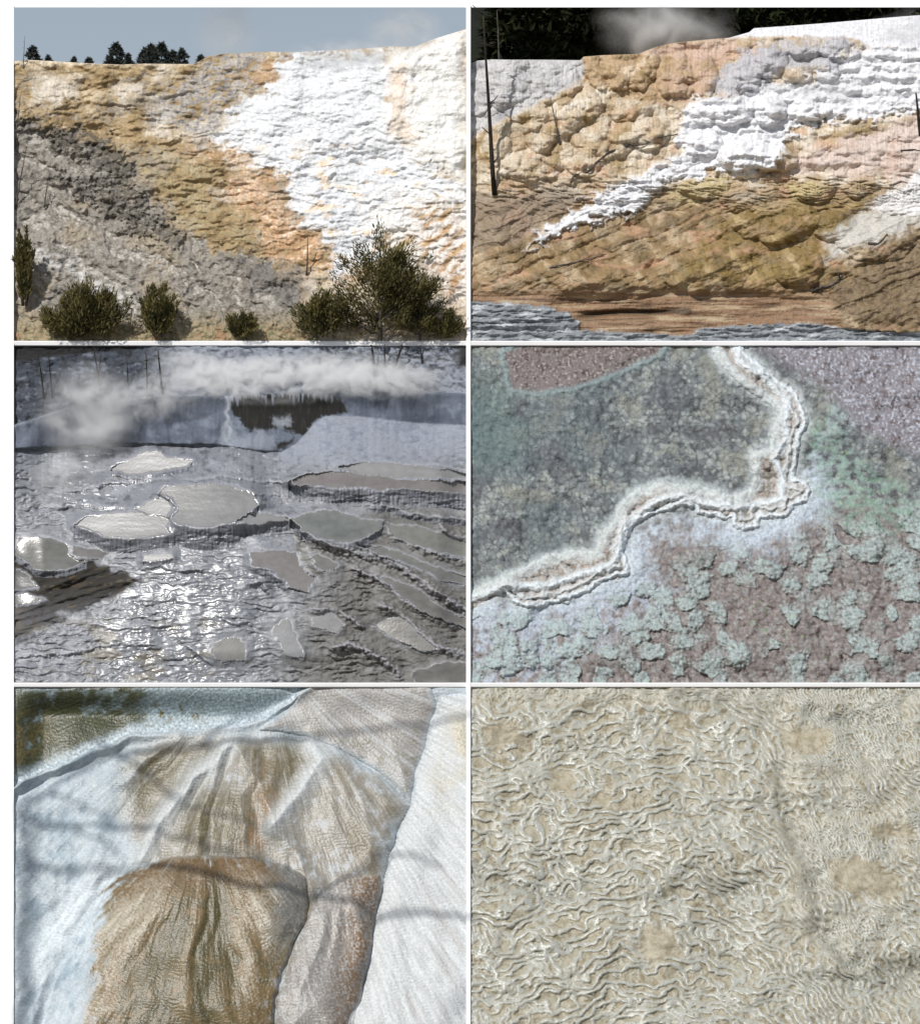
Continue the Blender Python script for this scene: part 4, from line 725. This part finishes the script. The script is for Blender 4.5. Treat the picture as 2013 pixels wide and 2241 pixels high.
def build_frame():
    root = empty('display_frame', (0, 0, 0))
    tag(root, 'white frame of slim rails that divides the six rock scenes', 'frame')
    y = np.linspace(12, 2300, 300)
    rel = np.minimum.reduce([np.where((y > a) & (y < b), np.minimum(edge_rel(l, 'r', py=y), edge_rel(r, 'l', py=y)), 9) for l, r, a, b in (('A', 'B', -99, 752), ('C', 'D', 752, 1499), ('E', 'F', 1499, 9999))])
    g = calm(rel) - .012; s = np.stack([0 * y, y], 1)
    rail('divider', s + [1020, 0], s + [1030, 0], base_depth(y) + g, root)
    rel = np.minimum.reduce([np.where((y > a) & (y < b), edge_rel(k, 'l', py=y), 9) for k, a, b in (('A', -99, 752), ('C', 752, 1499), ('E', 1499, 9999))])
    rail('side_post', s + [-160, 0], s + [31, 0], base_depth(y) + calm(rel, 12, 400) - .02, root)
    for y0, y1, pairs in ((746, 757, (('A', 'C'), ('B', 'D'))), (1494, 1504, (('C', 'E'), ('D', 'F')))):
        for (a, b), x0, x1 in zip(pairs, (31, 1030), (1020, 2030)):
            x = np.linspace(x0, x1, 200); e = np.minimum(edge_rel(a, 'b', px=x), edge_rel(b, 't', px=x)); s = np.stack([x, 0 * x], 1)
            rail('rail', s + [0, y1], s + [0, y0], base_depth((y0 + y1) / 2) + calm(e) - .012, root)
    x = np.linspace(-160, 2060, 3); s = np.stack([x, 0 * x], 1)
    rail('top_beam', s + [0, 16], s + [0, -45], base_depth(16.) + 0 * x - .045, root, .08, .22)
build_frame()
# ------------------------------------------------------------------ trees, shrubs, dead wood
M_NEEDLE = mat('juniper_needles', (.075, .073, .026), .8, 5., .5, c2=(.17, .145, .052), spec=.2)
M_NEEDLE_FAR = mat('fir_needles', (.045, .06, .058), .85, 3., .3, c2=(.085, .10, .095), spec=.15)
M_FOREST = mat("forest_needles", (.012, .016, .009), .9, 4., .6, c2=(.035, .042, .018), spec=.1)
M_BARK = mat('weathered_bark', (.055, .045, .036), .9, 12., .5, c2=(.13, .11, .09), spec=.15)
M_DEAD = mat('dead_grey_wood', (.065, .058, .052), .9, 10., .45, c2=(.15, .13, .115), spec=.15)
M_CHAR_DARK = mat('charred_darkened_wood', (.018, .015, .013), .9, 10., .5, c2=(.045, .036, .03), spec=.15)  # charred poles in B; stems darkened to look backlit in C
def tube_mesh(name, pts, rad, seg=7):
    P = np.array(pts, float); n = len(P); vs = []
    T = np.gradient(P, axis=0); T /= np.linalg.norm(T, axis=1)[:, None] + 1e-9
    for i in range(n):
        a = np.cross(T[i], (0, 1, 0.13)); a /= np.linalg.norm(a) + 1e-9; b = np.cross(T[i], a)
        for k in range(seg):
            t = 2 * math.pi * k / seg; vs.append(P[i] + rad[i] * (1 + .12 * math.sin(3 * t + i)) * (math.cos(t) * a + math.sin(t) * b))
    vs.append(P[0]); vs.append(P[-1]); F = []
    for i in range(n - 1):
        for k in range(seg): F.append((i * seg + k, i * seg + (k + 1) % seg, (i + 1) * seg + (k + 1) % seg, (i + 1) * seg + k))
    for k in range(seg):
        F.append(((k + 1) % seg, k, n * seg, n * seg)); F.append(((n - 1) * seg + k, (n - 1) * seg + (k + 1) % seg, n * seg + 1, n * seg + 1))
    me = bpy.data.meshes.new(name); me.from_pydata([tuple(q) for q in vs], [], [f if f[2] != f[3] else f[:3] for f in F]); me.update()
    me.polygons.foreach_set('use_smooth', [True] * len(me.polygons)); return me
def wiggle(a, b, n, amp, rng):
    a = np.array(a, float); b = np.array(b, float); t = np.linspace(0, 1, n)[:, None]
    w = rng.randn(n, 3) * amp; w[0] = 0; w = np.cumsum(w, 0) * .6; w -= t * w[-1]
    return a + (b - a) * t + w
def leaves(centres, dirs, size, rng, aspect=.38):
    """one lens-shaped leaf spray (quad) per centre, pointing along dirs"""
    n = len(centres); d = dirs / (np.linalg.norm(dirs, axis=1)[:, None] + 1e-9)
    s = np.cross(d, rng.randn(n, 3)); s /= np.linalg.norm(s, axis=1)[:, None] + 1e-9
    L = size * (.6 + .8 * rng.rand(n, 1)); Wd = L * aspect
    v = np.stack([centres - d * L * .2, centres + s * Wd * .5 + d * L * .3, centres + d * L, centres - s * Wd * .5 + d * L * .3], 1)
    return v.reshape(-1, 3), np.arange(n * 4).reshape(n, 4)
def foliage(H, R, clumps, per, size, rng, shape='cone', base=.08):
    """crown of separate leaf clumps; H height, R radius"""
    cs = []; ds = []
    for i in range(clumps):
        t = rng.rand() ** (1.25 if shape == 'cone' else .8)
        z = H * (base + (1 - base) * t)
        env = {'cone': (1 - t) ** .8 * (.75 + .5 * rng.rand()), 'bush': math.sqrt(max(0, 1 - t ** 2.4)) * (.7 + .35 * rng.rand()), 'juniper': (.45 + .55 * abs(math.sin(9 * t + 1))) * (.55 + .65 * rng.rand()) * (1.05 - .9 * t) ** .7}[shape]
        a = rng.rand() * 2 * math.pi; rad = R * env * (.35 + .65 * math.sqrt(rng.rand()))
        c = np.array([math.cos(a) * rad, math.sin(a) * rad, z]); r = R * (.16 + .16 * rng.rand()) * (1.1 - .6 * t)
        q = rng.randn(per, 3); q /= np.linalg.norm(q, axis=1)[:, None]; q *= rng.rand(per, 1) ** .5
        stretch = np.array([1, 1, 1.3 if shape != 'cone' else .55])
        cs.append(c + q * r * stretch); out = np.array([math.cos(a), math.sin(a), .9 if shape != 'cone' else .05]); ds.append(out + .8 * rng.randn(per, 3) + q * .6)
    return leaves(np.concatenate(cs), np.concatenate(ds), size, rng)
def limbs_of(H, R, n, rng, shape):
    """main limbs as (points, radius factor): a leader plus limbs that sweep outward and up"""
    out = []
    for i in range(n):
        a = rng.rand() * 2 * math.pi
        if shape == 'bush':
            top = np.array([math.cos(a) * R * (.15 + .85 * rng.rand()), math.sin(a) * R * .6 * rng.rand(), 0]); top[2] = H * (1.0 - .5 * (abs(top[0]) / R) ** 1.6) * (.62 + .42 * rng.rand()); st = np.array([top[0] * .25, top[1] * .25, H * .02])
        else:
            f = .06 + .62 * (i / n); st = np.array([0, 0, H * f]); L = R * (1.08 - .75 * f) * (.6 + .5 * rng.rand())
            top = np.array([math.cos(a) * L, math.sin(a) * L * .7, H * f + H * (.12 + .2 * rng.rand()) * (1 - .5 * f)])
        t = np.linspace(0, 1, 7)[:, None]; p = st + (top - st) * t; p[:, 2] += H * .05 * (t[:, 0] ** 2 - t[:, 0]) * (1 if shape != 'bush' else -1); p[1:-1] += rng.randn(5, 3) * R * .04; out.append(p)
    if shape != 'bush': out.append(np.stack([np.zeros(7), np.zeros(7), np.linspace(.3, 1, 7) * H], 1) + rng.randn(7, 3) * R * .02)
    return out
def sprays(limbs, R, H, per, size, rng):
    cs = []; ds = []
    for p in limbs:
        for t in np.linspace(.22, 1, 9):
            i = min(5, int(t * 6)); c = p[i] + (p[i + 1] - p[i]) * (t * 6 - i); d = p[i + 1] - p[i]; d /= np.linalg.norm(d) + 1e-9
            if rng.rand() < .12: continue
            k = int(per * (.5 + .8 * rng.rand())); r = R * (.10 + .12 * rng.rand()) * (1.15 - .55 * t)
            c = c + rng.randn(3) * R * .07; q = rng.randn(k, 3) * .5; up = np.array([0, 0, .8])
            along = rng.rand(k, 1) * 1.9 - .4
            cs.append(c + q * r + along * r * (d + up) * .8); ds.append(d + up + .65 * rng.randn(k, 3) + .4 * q)
    c = np.concatenate(cs); d = np.concatenate(ds); m = c[:, 2] > .02 * H
    return leaves(c[m], d[m], size, rng, .3)
def juniper(name, loc, H, R, label, cat, shape, n, per, size, seed):
    rng = np.random.RandomState(seed); t = empty(name, loc); tag(t, label, cat); L = limbs_of(H, R, n, rng, shape)
    v, f = sprays(L, R, H, per, size, rng); obj('crown', np_mesh('crown', v, f, False), M_NEEDLE, t)
    r = H * .024
    if shape != 'bush': obj('trunk', tube_mesh('trunk', wiggle((0, 0, -.03), (0, 0, H * .95), 8, H * .008, rng), np.linspace(r, r * .15, 8)), M_BARK, t)
    for p in L[:10 if shape != 'bush' else 8]: obj('limb', tube_mesh('limb', p, np.linspace(r * .5, r * .12, 7), 5), M_BARK, t)
    return t
def tree(name, loc, H, R, label, cat, shape, m, clumps, per, size, seed, group=None, trunk_r=None):
    rng = np.random.RandomState(seed); t = empty(name, loc); tag(t, label, cat, group)
    v, f = foliage(H, R, clumps, per, size, rng, shape, .04 if shape == 'bush' else .1)
    obj('crown', np_mesh('crown', v, f, False), m, t)
    r = trunk_r or H * .022
    p = wiggle((0, 0, -.05), (0, 0, H * .94), 8, H * .008, rng); obj('trunk', tube_mesh('trunk', p, np.linspace(r, r * .15, 8)), M_BARK, t)
    for k in range(5 if shape != 'cone' else 0):
        z = H * (.1 + .13 * k); a = rng.rand() * 6.28; e = (math.cos(a) * R * .8, math.sin(a) * R * .5, z + H * .22)
        obj('limb', tube_mesh('limb', wiggle((0, 0, z), e, 6, H * .008, rng), np.linspace(r * .5, r * .1, 6), 5), M_BARK, t)
    return t
def copy_thing(t, loc, scale, rz, label):
    r = t.copy(); C.objects.link(r); r.location = loc; r.scale = (scale,) * 3; r.rotation_euler = (0, 0, rz); r['label'] = label
    for ch in t.children:
        c = ch.copy(); C.objects.link(c); c.parent = r
    return r
def dead_tree(k, foot, top, r, label, cat='dead tree', twigs=4, seed=0, lift=3., name='dead_tree', bend=.01, group=None, side=1., mid=(), m=None):
    """bare stem from foot to top (section coordinates), standing on the slope"""
    rng = np.random.RandomState(seed); u = unit(k); dep = rel_at(k, *foot) - lift
    base = W(k, foot[0], foot[1], dep); py = topx(k, 0, top[1])[1]; pb = topx(k, 0, foot[1])[1]
    same = lambda q: W(k, q[0], q[1], dep - TAN * (topx(k, 0, foot[1])[1] - topx(k, 0, q[1])[1]) * PX / u) - base   # upright: same distance as the foot
    t = empty(name, base); tag(t, label, cat, group)
    L = same(top); H = np.linalg.norm(L); R = r * u
    way = [np.array([0, 0, -.06])] + [same(q) for q in mid] + [L]
    p = np.concatenate([wiggle(way[i], way[i + 1], 7, H * bend / len(way), rng)[(1 if i else 0):] for i in range(len(way) - 1)])
    obj('trunk', tube_mesh('trunk', p, np.linspace(R, R * .35, len(p))), m or M_DEAD, t)
    for i in range(twigs):
        q = p[int(len(p) * (.25 + .7 * (i + rng.rand()) / twigs)) % len(p)]; sg = rng.choice([-1, 1])
        e = q + np.array([sg * H * (.03 + .05 * rng.rand()), -H * .02 * rng.rand(), H * (.01 + .05 * rng.rand())]) * side
        obj('branch', tube_mesh('branch', wiggle(q, e, 4, H * .006, rng), np.linspace(R * .35, R * .12, 4), 5), m or M_DEAD, t)
    return t
def fallen(k, pts, r, label, name='fallen_branch', twigs=(), lift=5., cat='branch'):
    u = unit(k); P = np.array([W(k, a, b, rel_at(k, a, b) - lift) for a, b in pts]); c = P.mean(0); t = empty(name, c); tag(t, label, cat)
    Q = np.concatenate([np.linspace(P[i], P[i + 1], 4, endpoint=False) for i in range(len(P) - 1)] + [P[-1:]]) - c
    rng = np.random.RandomState(len(pts)); Q += rng.randn(*Q.shape) * r * u * .25
    obj('stem', tube_mesh('stem', Q, np.linspace(r * u, r * u * .5, len(Q))), M_DEAD, t)
    for q in twigs:
        T = np.array([W(k, a, b, rel_at(k, a, b) - lift - 4 * i) for i, (a, b) in enumerate(q)]) - c
        obj('twig', tube_mesh('twig', T, np.linspace(r * u * .6, r * u * .25, len(T)), 5), M_DEAD, t)
    return t
def on(k, u, v, lift=0.): return W(k, u, v, rel_at(k, u, v) + lift)
def plants():
    uA = unit('A') * 1.12
    # section A: foreground junipers and shrubs
    juniper('juniper_tree', on('A', 1470, 1308, -60), 405 * uA, 190 * uA, 'tall ragged juniper in front of the orange and white slope', 'tree', 'open', 34, 46, 15 * uA, 1)
    juniper('juniper_tree', on('A', 1625, 1308, -40), 250 * uA, 120 * uA, 'shorter half bare juniper just right of the tallest juniper', 'tree', 'open', 18, 34, 14 * uA, 2)
    juniper('juniper_shrub', on('A', 1255, 1308, -45), 165 * uA, 120 * uA, 'low spreading juniper shrub at the foot of the tallest juniper', 'shrub', 'bush', 22, 40, 15 * uA, 3)
    juniper('juniper_shrub', on('A', 340, 1308, -45), 195 * uA, 160 * uA, 'wide olive shrub in front of the grey slope, largest of the shrubs', 'shrub', 'bush', 34, 48, 15 * uA, 4)
    juniper('juniper_shrub', on('A', 615, 1308, -40), 185 * uA, 88 * uA, 'upright dense shrub beside the wide olive shrub', 'shrub', 'bush', 26, 48, 14 * uA, 5)
    juniper('juniper_shrub', on('A', 940, 1308, -35), 85 * uA, 80 * uA, 'small low shrub alone at the foot of the grey slope', 'shrub', 'bush', 18, 34, 12 * uA, 6)
    juniper('juniper_shrub', on('A', 1715, 1308, -35), 95 * uA, 84 * uA, 'small dark shrub in the corner right of the junipers', 'shrub', 'bush', 18, 34, 12 * uA, 7)
    juniper('juniper_tree', on('A', 96, 1190, -20), 330 * uA, 44 * uA, 'dark narrow juniper standing close to the white side post', 'tree', 'bush', 26, 60, 13 * uA, 8)
    # firs on the skyline
    far = [(70, 74, 'left'), (120, 56, ''), (175, 46, ''), (235, 40, ''), (282, 50, ''), (338, 46, ''), (405, 84, ''), (440, 62, ''), (500, 92, ''), (545, 80, ''), (575, 96, ''), (610, 84, ''), (668, 66, ''), (735, 58, '')]
    words = ['beside the white side post', 'short, second from the white side post', 'low and hazy, third from the white side post', 'low, in the wide gap of the skyline', 'small and pointed, before the thick clump', 'small, leading the thick clump', 'broad and dark, at the start of the thick clump', 'lower, tucked behind the broad dark one', 'tall, on the near side of the thick clump', 'round topped, in the middle of the thick clump', 'tallest, crowning the thick clump', 'broad, ending the thick clump', 'pointed, standing past the thick clump', 'small and alone, nearest the grey rock']
    src = None
    for i, (u_, h, _) in enumerate(far):
        p = W('A', u_, 246, rel_at('A', u_, 246)); p = p + np.array([0, 1.6 + .4 * (i % 3), -.02]); s = (h + 34) * uA * 1.25
        lab = 'skyline fir ' + words[i]
        if src is None: src = tree('fir_tree', p, 1., .36, lab, 'tree', 'cone', M_NEEDLE_FAR, 70, 40, .1, 20, 'firs on the skyline'); src.scale = (s,) * 3
        else: copy_thing(src, p, s, i * 1.7, lab)
    dead_tree('A', (90, 262), (97, 140), 2.2, 'thin bare snag standing on the ridge left of the skyline firs', twigs=3, seed=1)
    dead_tree('A', (1185, 1045), (1190, 905), 4, 'crooked bare snag standing on the orange terraces', twigs=2, seed=2, bend=.03, lift=8)
    dead_tree('A', (62, 800), (104, 570), 4, 'leaning bare tree with thin twigs beside the side post', twigs=8, seed=3, bend=.02, lift=10)
    dead_tree('A', (172, 785), (186, 700), 3.4, 'short bare stump on the grey slope', twigs=1, seed=4, lift=8)
    dead_tree('A', (58, 560), (80, 370), 3.4, 'twiggy bare tree higher up beside the side post', twigs=8, seed=5, lift=10)
    # section B
    uB = unit('B') * 1.15
    dead_tree('B', (130, 755), (86, 60), 11, 'tall charred bare pole standing before the ochre drapes', twigs=7, seed=6, bend=.004, lift=14, m=M_CHAR_DARK)
    dead_tree('B', (150, 240), (140, 40), 4, 'thin pale pole behind the tall charred pole', twigs=2, seed=7, lift=-40)
    dead_tree('B', (392, 560), (352, 390), 4.5, 'thin leaning stick planted in the ochre drapes', twigs=1, seed=8, bend=.006, lift=14)
    dead_tree('B', (1822, 520), (1802, 368), 10, 'short charred snag at the edge of the white slope', twigs=2, seed=9, lift=16, m=M_CHAR_DARK)
    fallen('B', [(432, 725), (450, 695), (500, 682), (540, 640), (590, 600), (650, 578), (720, 575), (790, 545), (855, 532)], 5.5, 'long curved fallen branch lying across the ochre drapes', lift=9)
    fallen('B', [(1740, 598), (1800, 594), (1822, 600)], 4, 'short dark stick lying on the pinkish slope')
    fallen('B', [(350, 1062), (420, 1048), (470, 1036), (560, 1015)], 3.5, 'thin dark twig lying on the tan lower slope')
    fallen('B', [(1385, 1160), (1420, 1142), (1470, 1132), (1500, 1105), (1520, 1085)], 6.5, 'forked charred branch lying on the lower brown slope', twigs=[[(1500, 1105), (1490, 1075)], [(1410, 1145), (1380, 1125)], [(1405, 1150), (1430, 1165)]], lift=8)
    fallen('B', [(1610, 965), (1650, 968), (1690, 930)], 5, 'small charred branch lying below the pale fan', lift=8)
    # forest behind terrace B
    rng = np.random.RandomState(77); src = None
    spots = [(190 + 1650 * (i + .5) / 15 + rng.uniform(-30, 30), row) for row in range(3) for i in range(15)]
    names = ['front', 'middle', 'back']
    for i, (u_, row) in enumerate(spots):
        vr = np.interp(u_, [p[0] for p in RIDGE_B], [p[1] for p in RIDGE_B]); p = W('B', u_, vr, rel_at('B', u_, vr)) + np.array([0, 1.5 + .7 * row, -.9]); s = 2.0 + .7 * rng.rand() + .4 * row
        lab = 'dark conifer in the forest behind the stepped terrace'
        if src is None: src = tree('conifer', p, 1., .2, lab, 'tree', 'cone', M_FOREST, 150, 40, .055, 30, 'forest conifers behind the terrace'); src.scale = (s,) * 3
        else: copy_thing(src, p, s, rng.rand() * 6, lab)
    # section C: bare trees on the slope above the pools
    for i, (f, t, r, lab) in enumerate([((172, 215), (150, 70), 3.5, 'thin bare tree farthest left above the pools'), ((205, 215), (190, 60), 3, 'thin bare tree close beside the one farthest left'), ((390, 190), (365, 50), 4, 'bare tree with leaning stem left of the steam bank'), ((380, 150), (392, 60), 3, 'short stem crossing the leaning bare tree'), ((498, 180), (492, 80), 3, 'slender bare stem between the two darker bare trees'), ((572, 215), (566, 60), 4, 'straight dark bare tree beside the steam bank'), ((632, 205), (612, 50), 4.5, 'dark bare tree half hidden by the steam bank'),
                                       ((1452, 135), (1438, 29), 7, 'stout bare tree, left stem of the dark clump'), ((1492, 130), (1486, 29), 5, 'middle stem of the dark clump of bare trees'), ((1508, 135), (1556, 29), 7, 'right leaning stem of the dark clump of bare trees'), ((1634, 90), (1626, 29), 3, 'thin bare stem right of the dark clump')]):
        dead_tree('C', f, t, r * 1.35, lab, twigs=7, m=M_CHAR_DARK, seed=40 + i, lift=8, bend=.012, group='bare trees above the pools')  # stems coloured near black to look backlit

plants()
# ground of the forest behind terrace B
def backdrop_hill():
    n = 40; u = np.linspace(30, 1830, n); pts = []
    for j, (dy, dz) in enumerate(((1.2, -1.2), (3.2, -.3), (4.5, 1.2), (6.5, 3.0))):
        q = W('B', u, np.full(n, 120.), 0.); q[:, 1] += dy; q[:, 2] += dz + .08 * np.sin(u / 90. + j); pts.append(q)
    P = np.stack(pts).reshape(-1, 3); i = np.arange(4 * n).reshape(4, n)
    F = np.stack([i[:-1, :-1], i[:-1, 1:], i[1:, 1:], i[1:, :-1]], -1).reshape(-1, 4)
    tag(obj('hill', np_mesh('hill', P, F), mat('forest_floor', (.010, .012, .008), .95, 4, .4)), kind='structure')
backdrop_hill()

# ------------------------------------------------------------------ leafless tree left of the display; its limbs throw the soft shadows on the draped mounds
def bare_tree():
    t_ = 14.5; q = lambda u_, v_, k=t_: on('E', u_, v_, -30) + SUN * k
    rng = np.random.RandomState(5); foot = q(-560, 1700); foot[2] = 0; root = empty('bare_tree', foot); tag(root, 'tall leafless tree standing left of the white frame', 'tree')
    hub = q(-420, 1560)
    obj('trunk', tube_mesh('trunk', np.concatenate([wiggle(foot, hub, 10, .12, rng), [q(-330, 1500)]]) - foot, np.linspace(.34, .13, 11), 9), M_BARK, root)
    limbs = [([(-420, 1560), (-100, 1440), (60, 1330), (80, 1150), (64, 950), (92, 760), (80, 600), (62, 480)], .05, .03), ([(62, 480), (120, 440), (220, 380), (420, 250), (760, 240), (1150, 205), (1400, 175), (1640, 140), (1830, 120)], .036, .024),
             ([(66, 490), (110, 520), (250, 540), (520, 545), (720, 600), (900, 650), (1060, 690)], .034, .02), ([(140, 425), (200, 420), (280, 450), (420, 530), (560, 560)], .026, .016),
             ([(84, 640), (130, 690), (200, 705), (420, 705), (560, 690)], .04, .02), ([(560, 690), (760, 720), (980, 780), (1180, 800), (1400, 850), (1640, 880), (1830, 900)], .04, .03),
             ([(100, 540), (80, 620), (110, 720), (90, 860)], .03, .02), ([(250, 540), (380, 590), (480, 680)], .025, .015), ([(420, 250), (560, 340), (700, 450), (900, 510), (1080, 570)], .03, .016),
             ([(420, 250), (350, 200), (280, 150)], .03, .015), ([(760, 240), (900, 110), (980, 60)], .03, .02), ([(1180, 800), (1500, 640), (1700, 700)], .03, .02)]
    for pts, r0, r1 in limbs:
        P = np.array([q(a, b) for a, b in pts]); P = np.concatenate([np.linspace(P[i], P[i + 1], 5, endpoint=False) for i in range(len(P) - 1)] + [P[-1:]]); P[1:] += rng.randn(len(P) - 1, 3) * .014
        obj('limb', tube_mesh('limb', P - foot, np.linspace(r0, r1, len(P)), 6), M_BARK, root)
bare_tree()
# ------------------------------------------------------------------ steam
def steam_mat(dens, nscale, seed, lo=.35, hi=.75, colr=(.99, .995, 1), stretch=(1, 1, 1)):
    m = bpy.data.materials.new('steam'); m.use_nodes = True; n = m.node_tree; L = n.links; n.nodes.clear()
    o = n.nodes.new('ShaderNodeOutputMaterial'); v = n.nodes.new('ShaderNodeVolumePrincipled'); L.new(v.outputs[0], o.inputs['Volume'])
    v.inputs['Color'].default_value = (*colr, 1); v.inputs['Anisotropy'].default_value = -0.55
    tc = n.nodes.new('ShaderNodeTexCoord'); ln = n.nodes.new('ShaderNodeVectorMath'); ln.operation = 'LENGTH'; L.new(tc.outputs['Object'], ln.inputs[0])
    fall = n.nodes.new('ShaderNodeMapRange'); fall.interpolation_type = 'SMOOTHSTEP'; fall.inputs[1].default_value = 1.; fall.inputs[2].default_value = .1; L.new(ln.outputs['Value'], fall.inputs[0])
    mp = n.nodes.new('ShaderNodeMapping'); mp.inputs['Location'].default_value = (seed * 3.1, seed * 1.7, seed); mp.inputs['Scale'].default_value = stretch; L.new(tc.outputs['Object'], mp.inputs[0])
    no = n.nodes.new('ShaderNodeTexNoise'); no.inputs['Scale'].default_value = nscale; no.inputs['Detail'].default_value = 4; no.inputs['Distortion'].default_value = 1.4; L.new(mp.outputs[0], no.inputs['Vector'])
    nr = n.nodes.new('ShaderNodeMapRange'); nr.inputs[1].default_value = lo; nr.inputs[2].default_value = hi; L.new(no.outputs['Fac'], nr.inputs[0])
    a = n.nodes.new('ShaderNodeMath'); a.operation = 'MULTIPLY'; L.new(fall.outputs[0], a.inputs[0]); L.new(nr.outputs[0], a.inputs[1])
    b = n.nodes.new('ShaderNodeMath'); b.operation = 'MULTIPLY'; L.new(a.outputs[0], b.inputs[0]); b.inputs[1].default_value = dens; L.new(b.outputs[0], v.inputs['Density'])
    return m
def steam(k, u, v, ru, rv, rd, dens, lift=0., rot=0., nscale=1.6, lo=.35, hi=.75):
    import bmesh
    bm = bmesh.new(); bmesh.ops.create_icosphere(bm, subdivisions=3, radius=1.0); me = bpy.data.meshes.new('steam'); bm.to_mesh(me); bm.free()
    global NST; NST += 1
    o = obj('steam', me, steam_mat(dens, nscale, NST, lo, hi, stretch=(.75 * ru / rv, max(rd / rv, .6), .8))); p = W(k, u, v, rel_at(k, u, max(v, float(GRID[k][1][:, abs(GRID[k][0][0] - u).argmin()].min()))) + lift); q = unit(k) * 1.13
    o.location = p; o.scale = (ru * q, rd * q, rv * q); o.rotation_euler = (0, math.radians(rot), 0); tag(o, kind='stuff'); return o
NST = 0
steam('A', 1370, 215, 340, 80, 50, 9, -25)
steam('A', 880, 110, 170, 200, 100, 3., 120)
steam('A', 1560, 110, 200, 130, 90, 5., 100)
steam('B', 800, 110, 340, 190, 120, 6.5, 90, 0, 1.3, .38, .8)
steam('B', 1790, 140, 190, 150, 50, 6., -40)
steam('B', 1400, 330, 330, 160, 40, 2., -60)
steam('C', 1080, 160, 620, 112, 80, 30., -40, -3, 2.0, .4, .66)
steam('C', 820, 130, 300, 90, 60, 18., -20, 10, 1.8, .38, .66)
steam('C', 1460, 165, 310, 85, 60, 26., -40, 2, 1.8, .38, .64)
steam('C', 340, 290, 230, 230, 60, 18., -50, 24, 1.9, .42, .7)
steam('C', 560, 230, 280, 120, 50, 12., -40, -10, 2., .42, .7)
steam('C', 250, 530, 180, 130, 60, 9., -60, 0, 2.0, .38, .72)
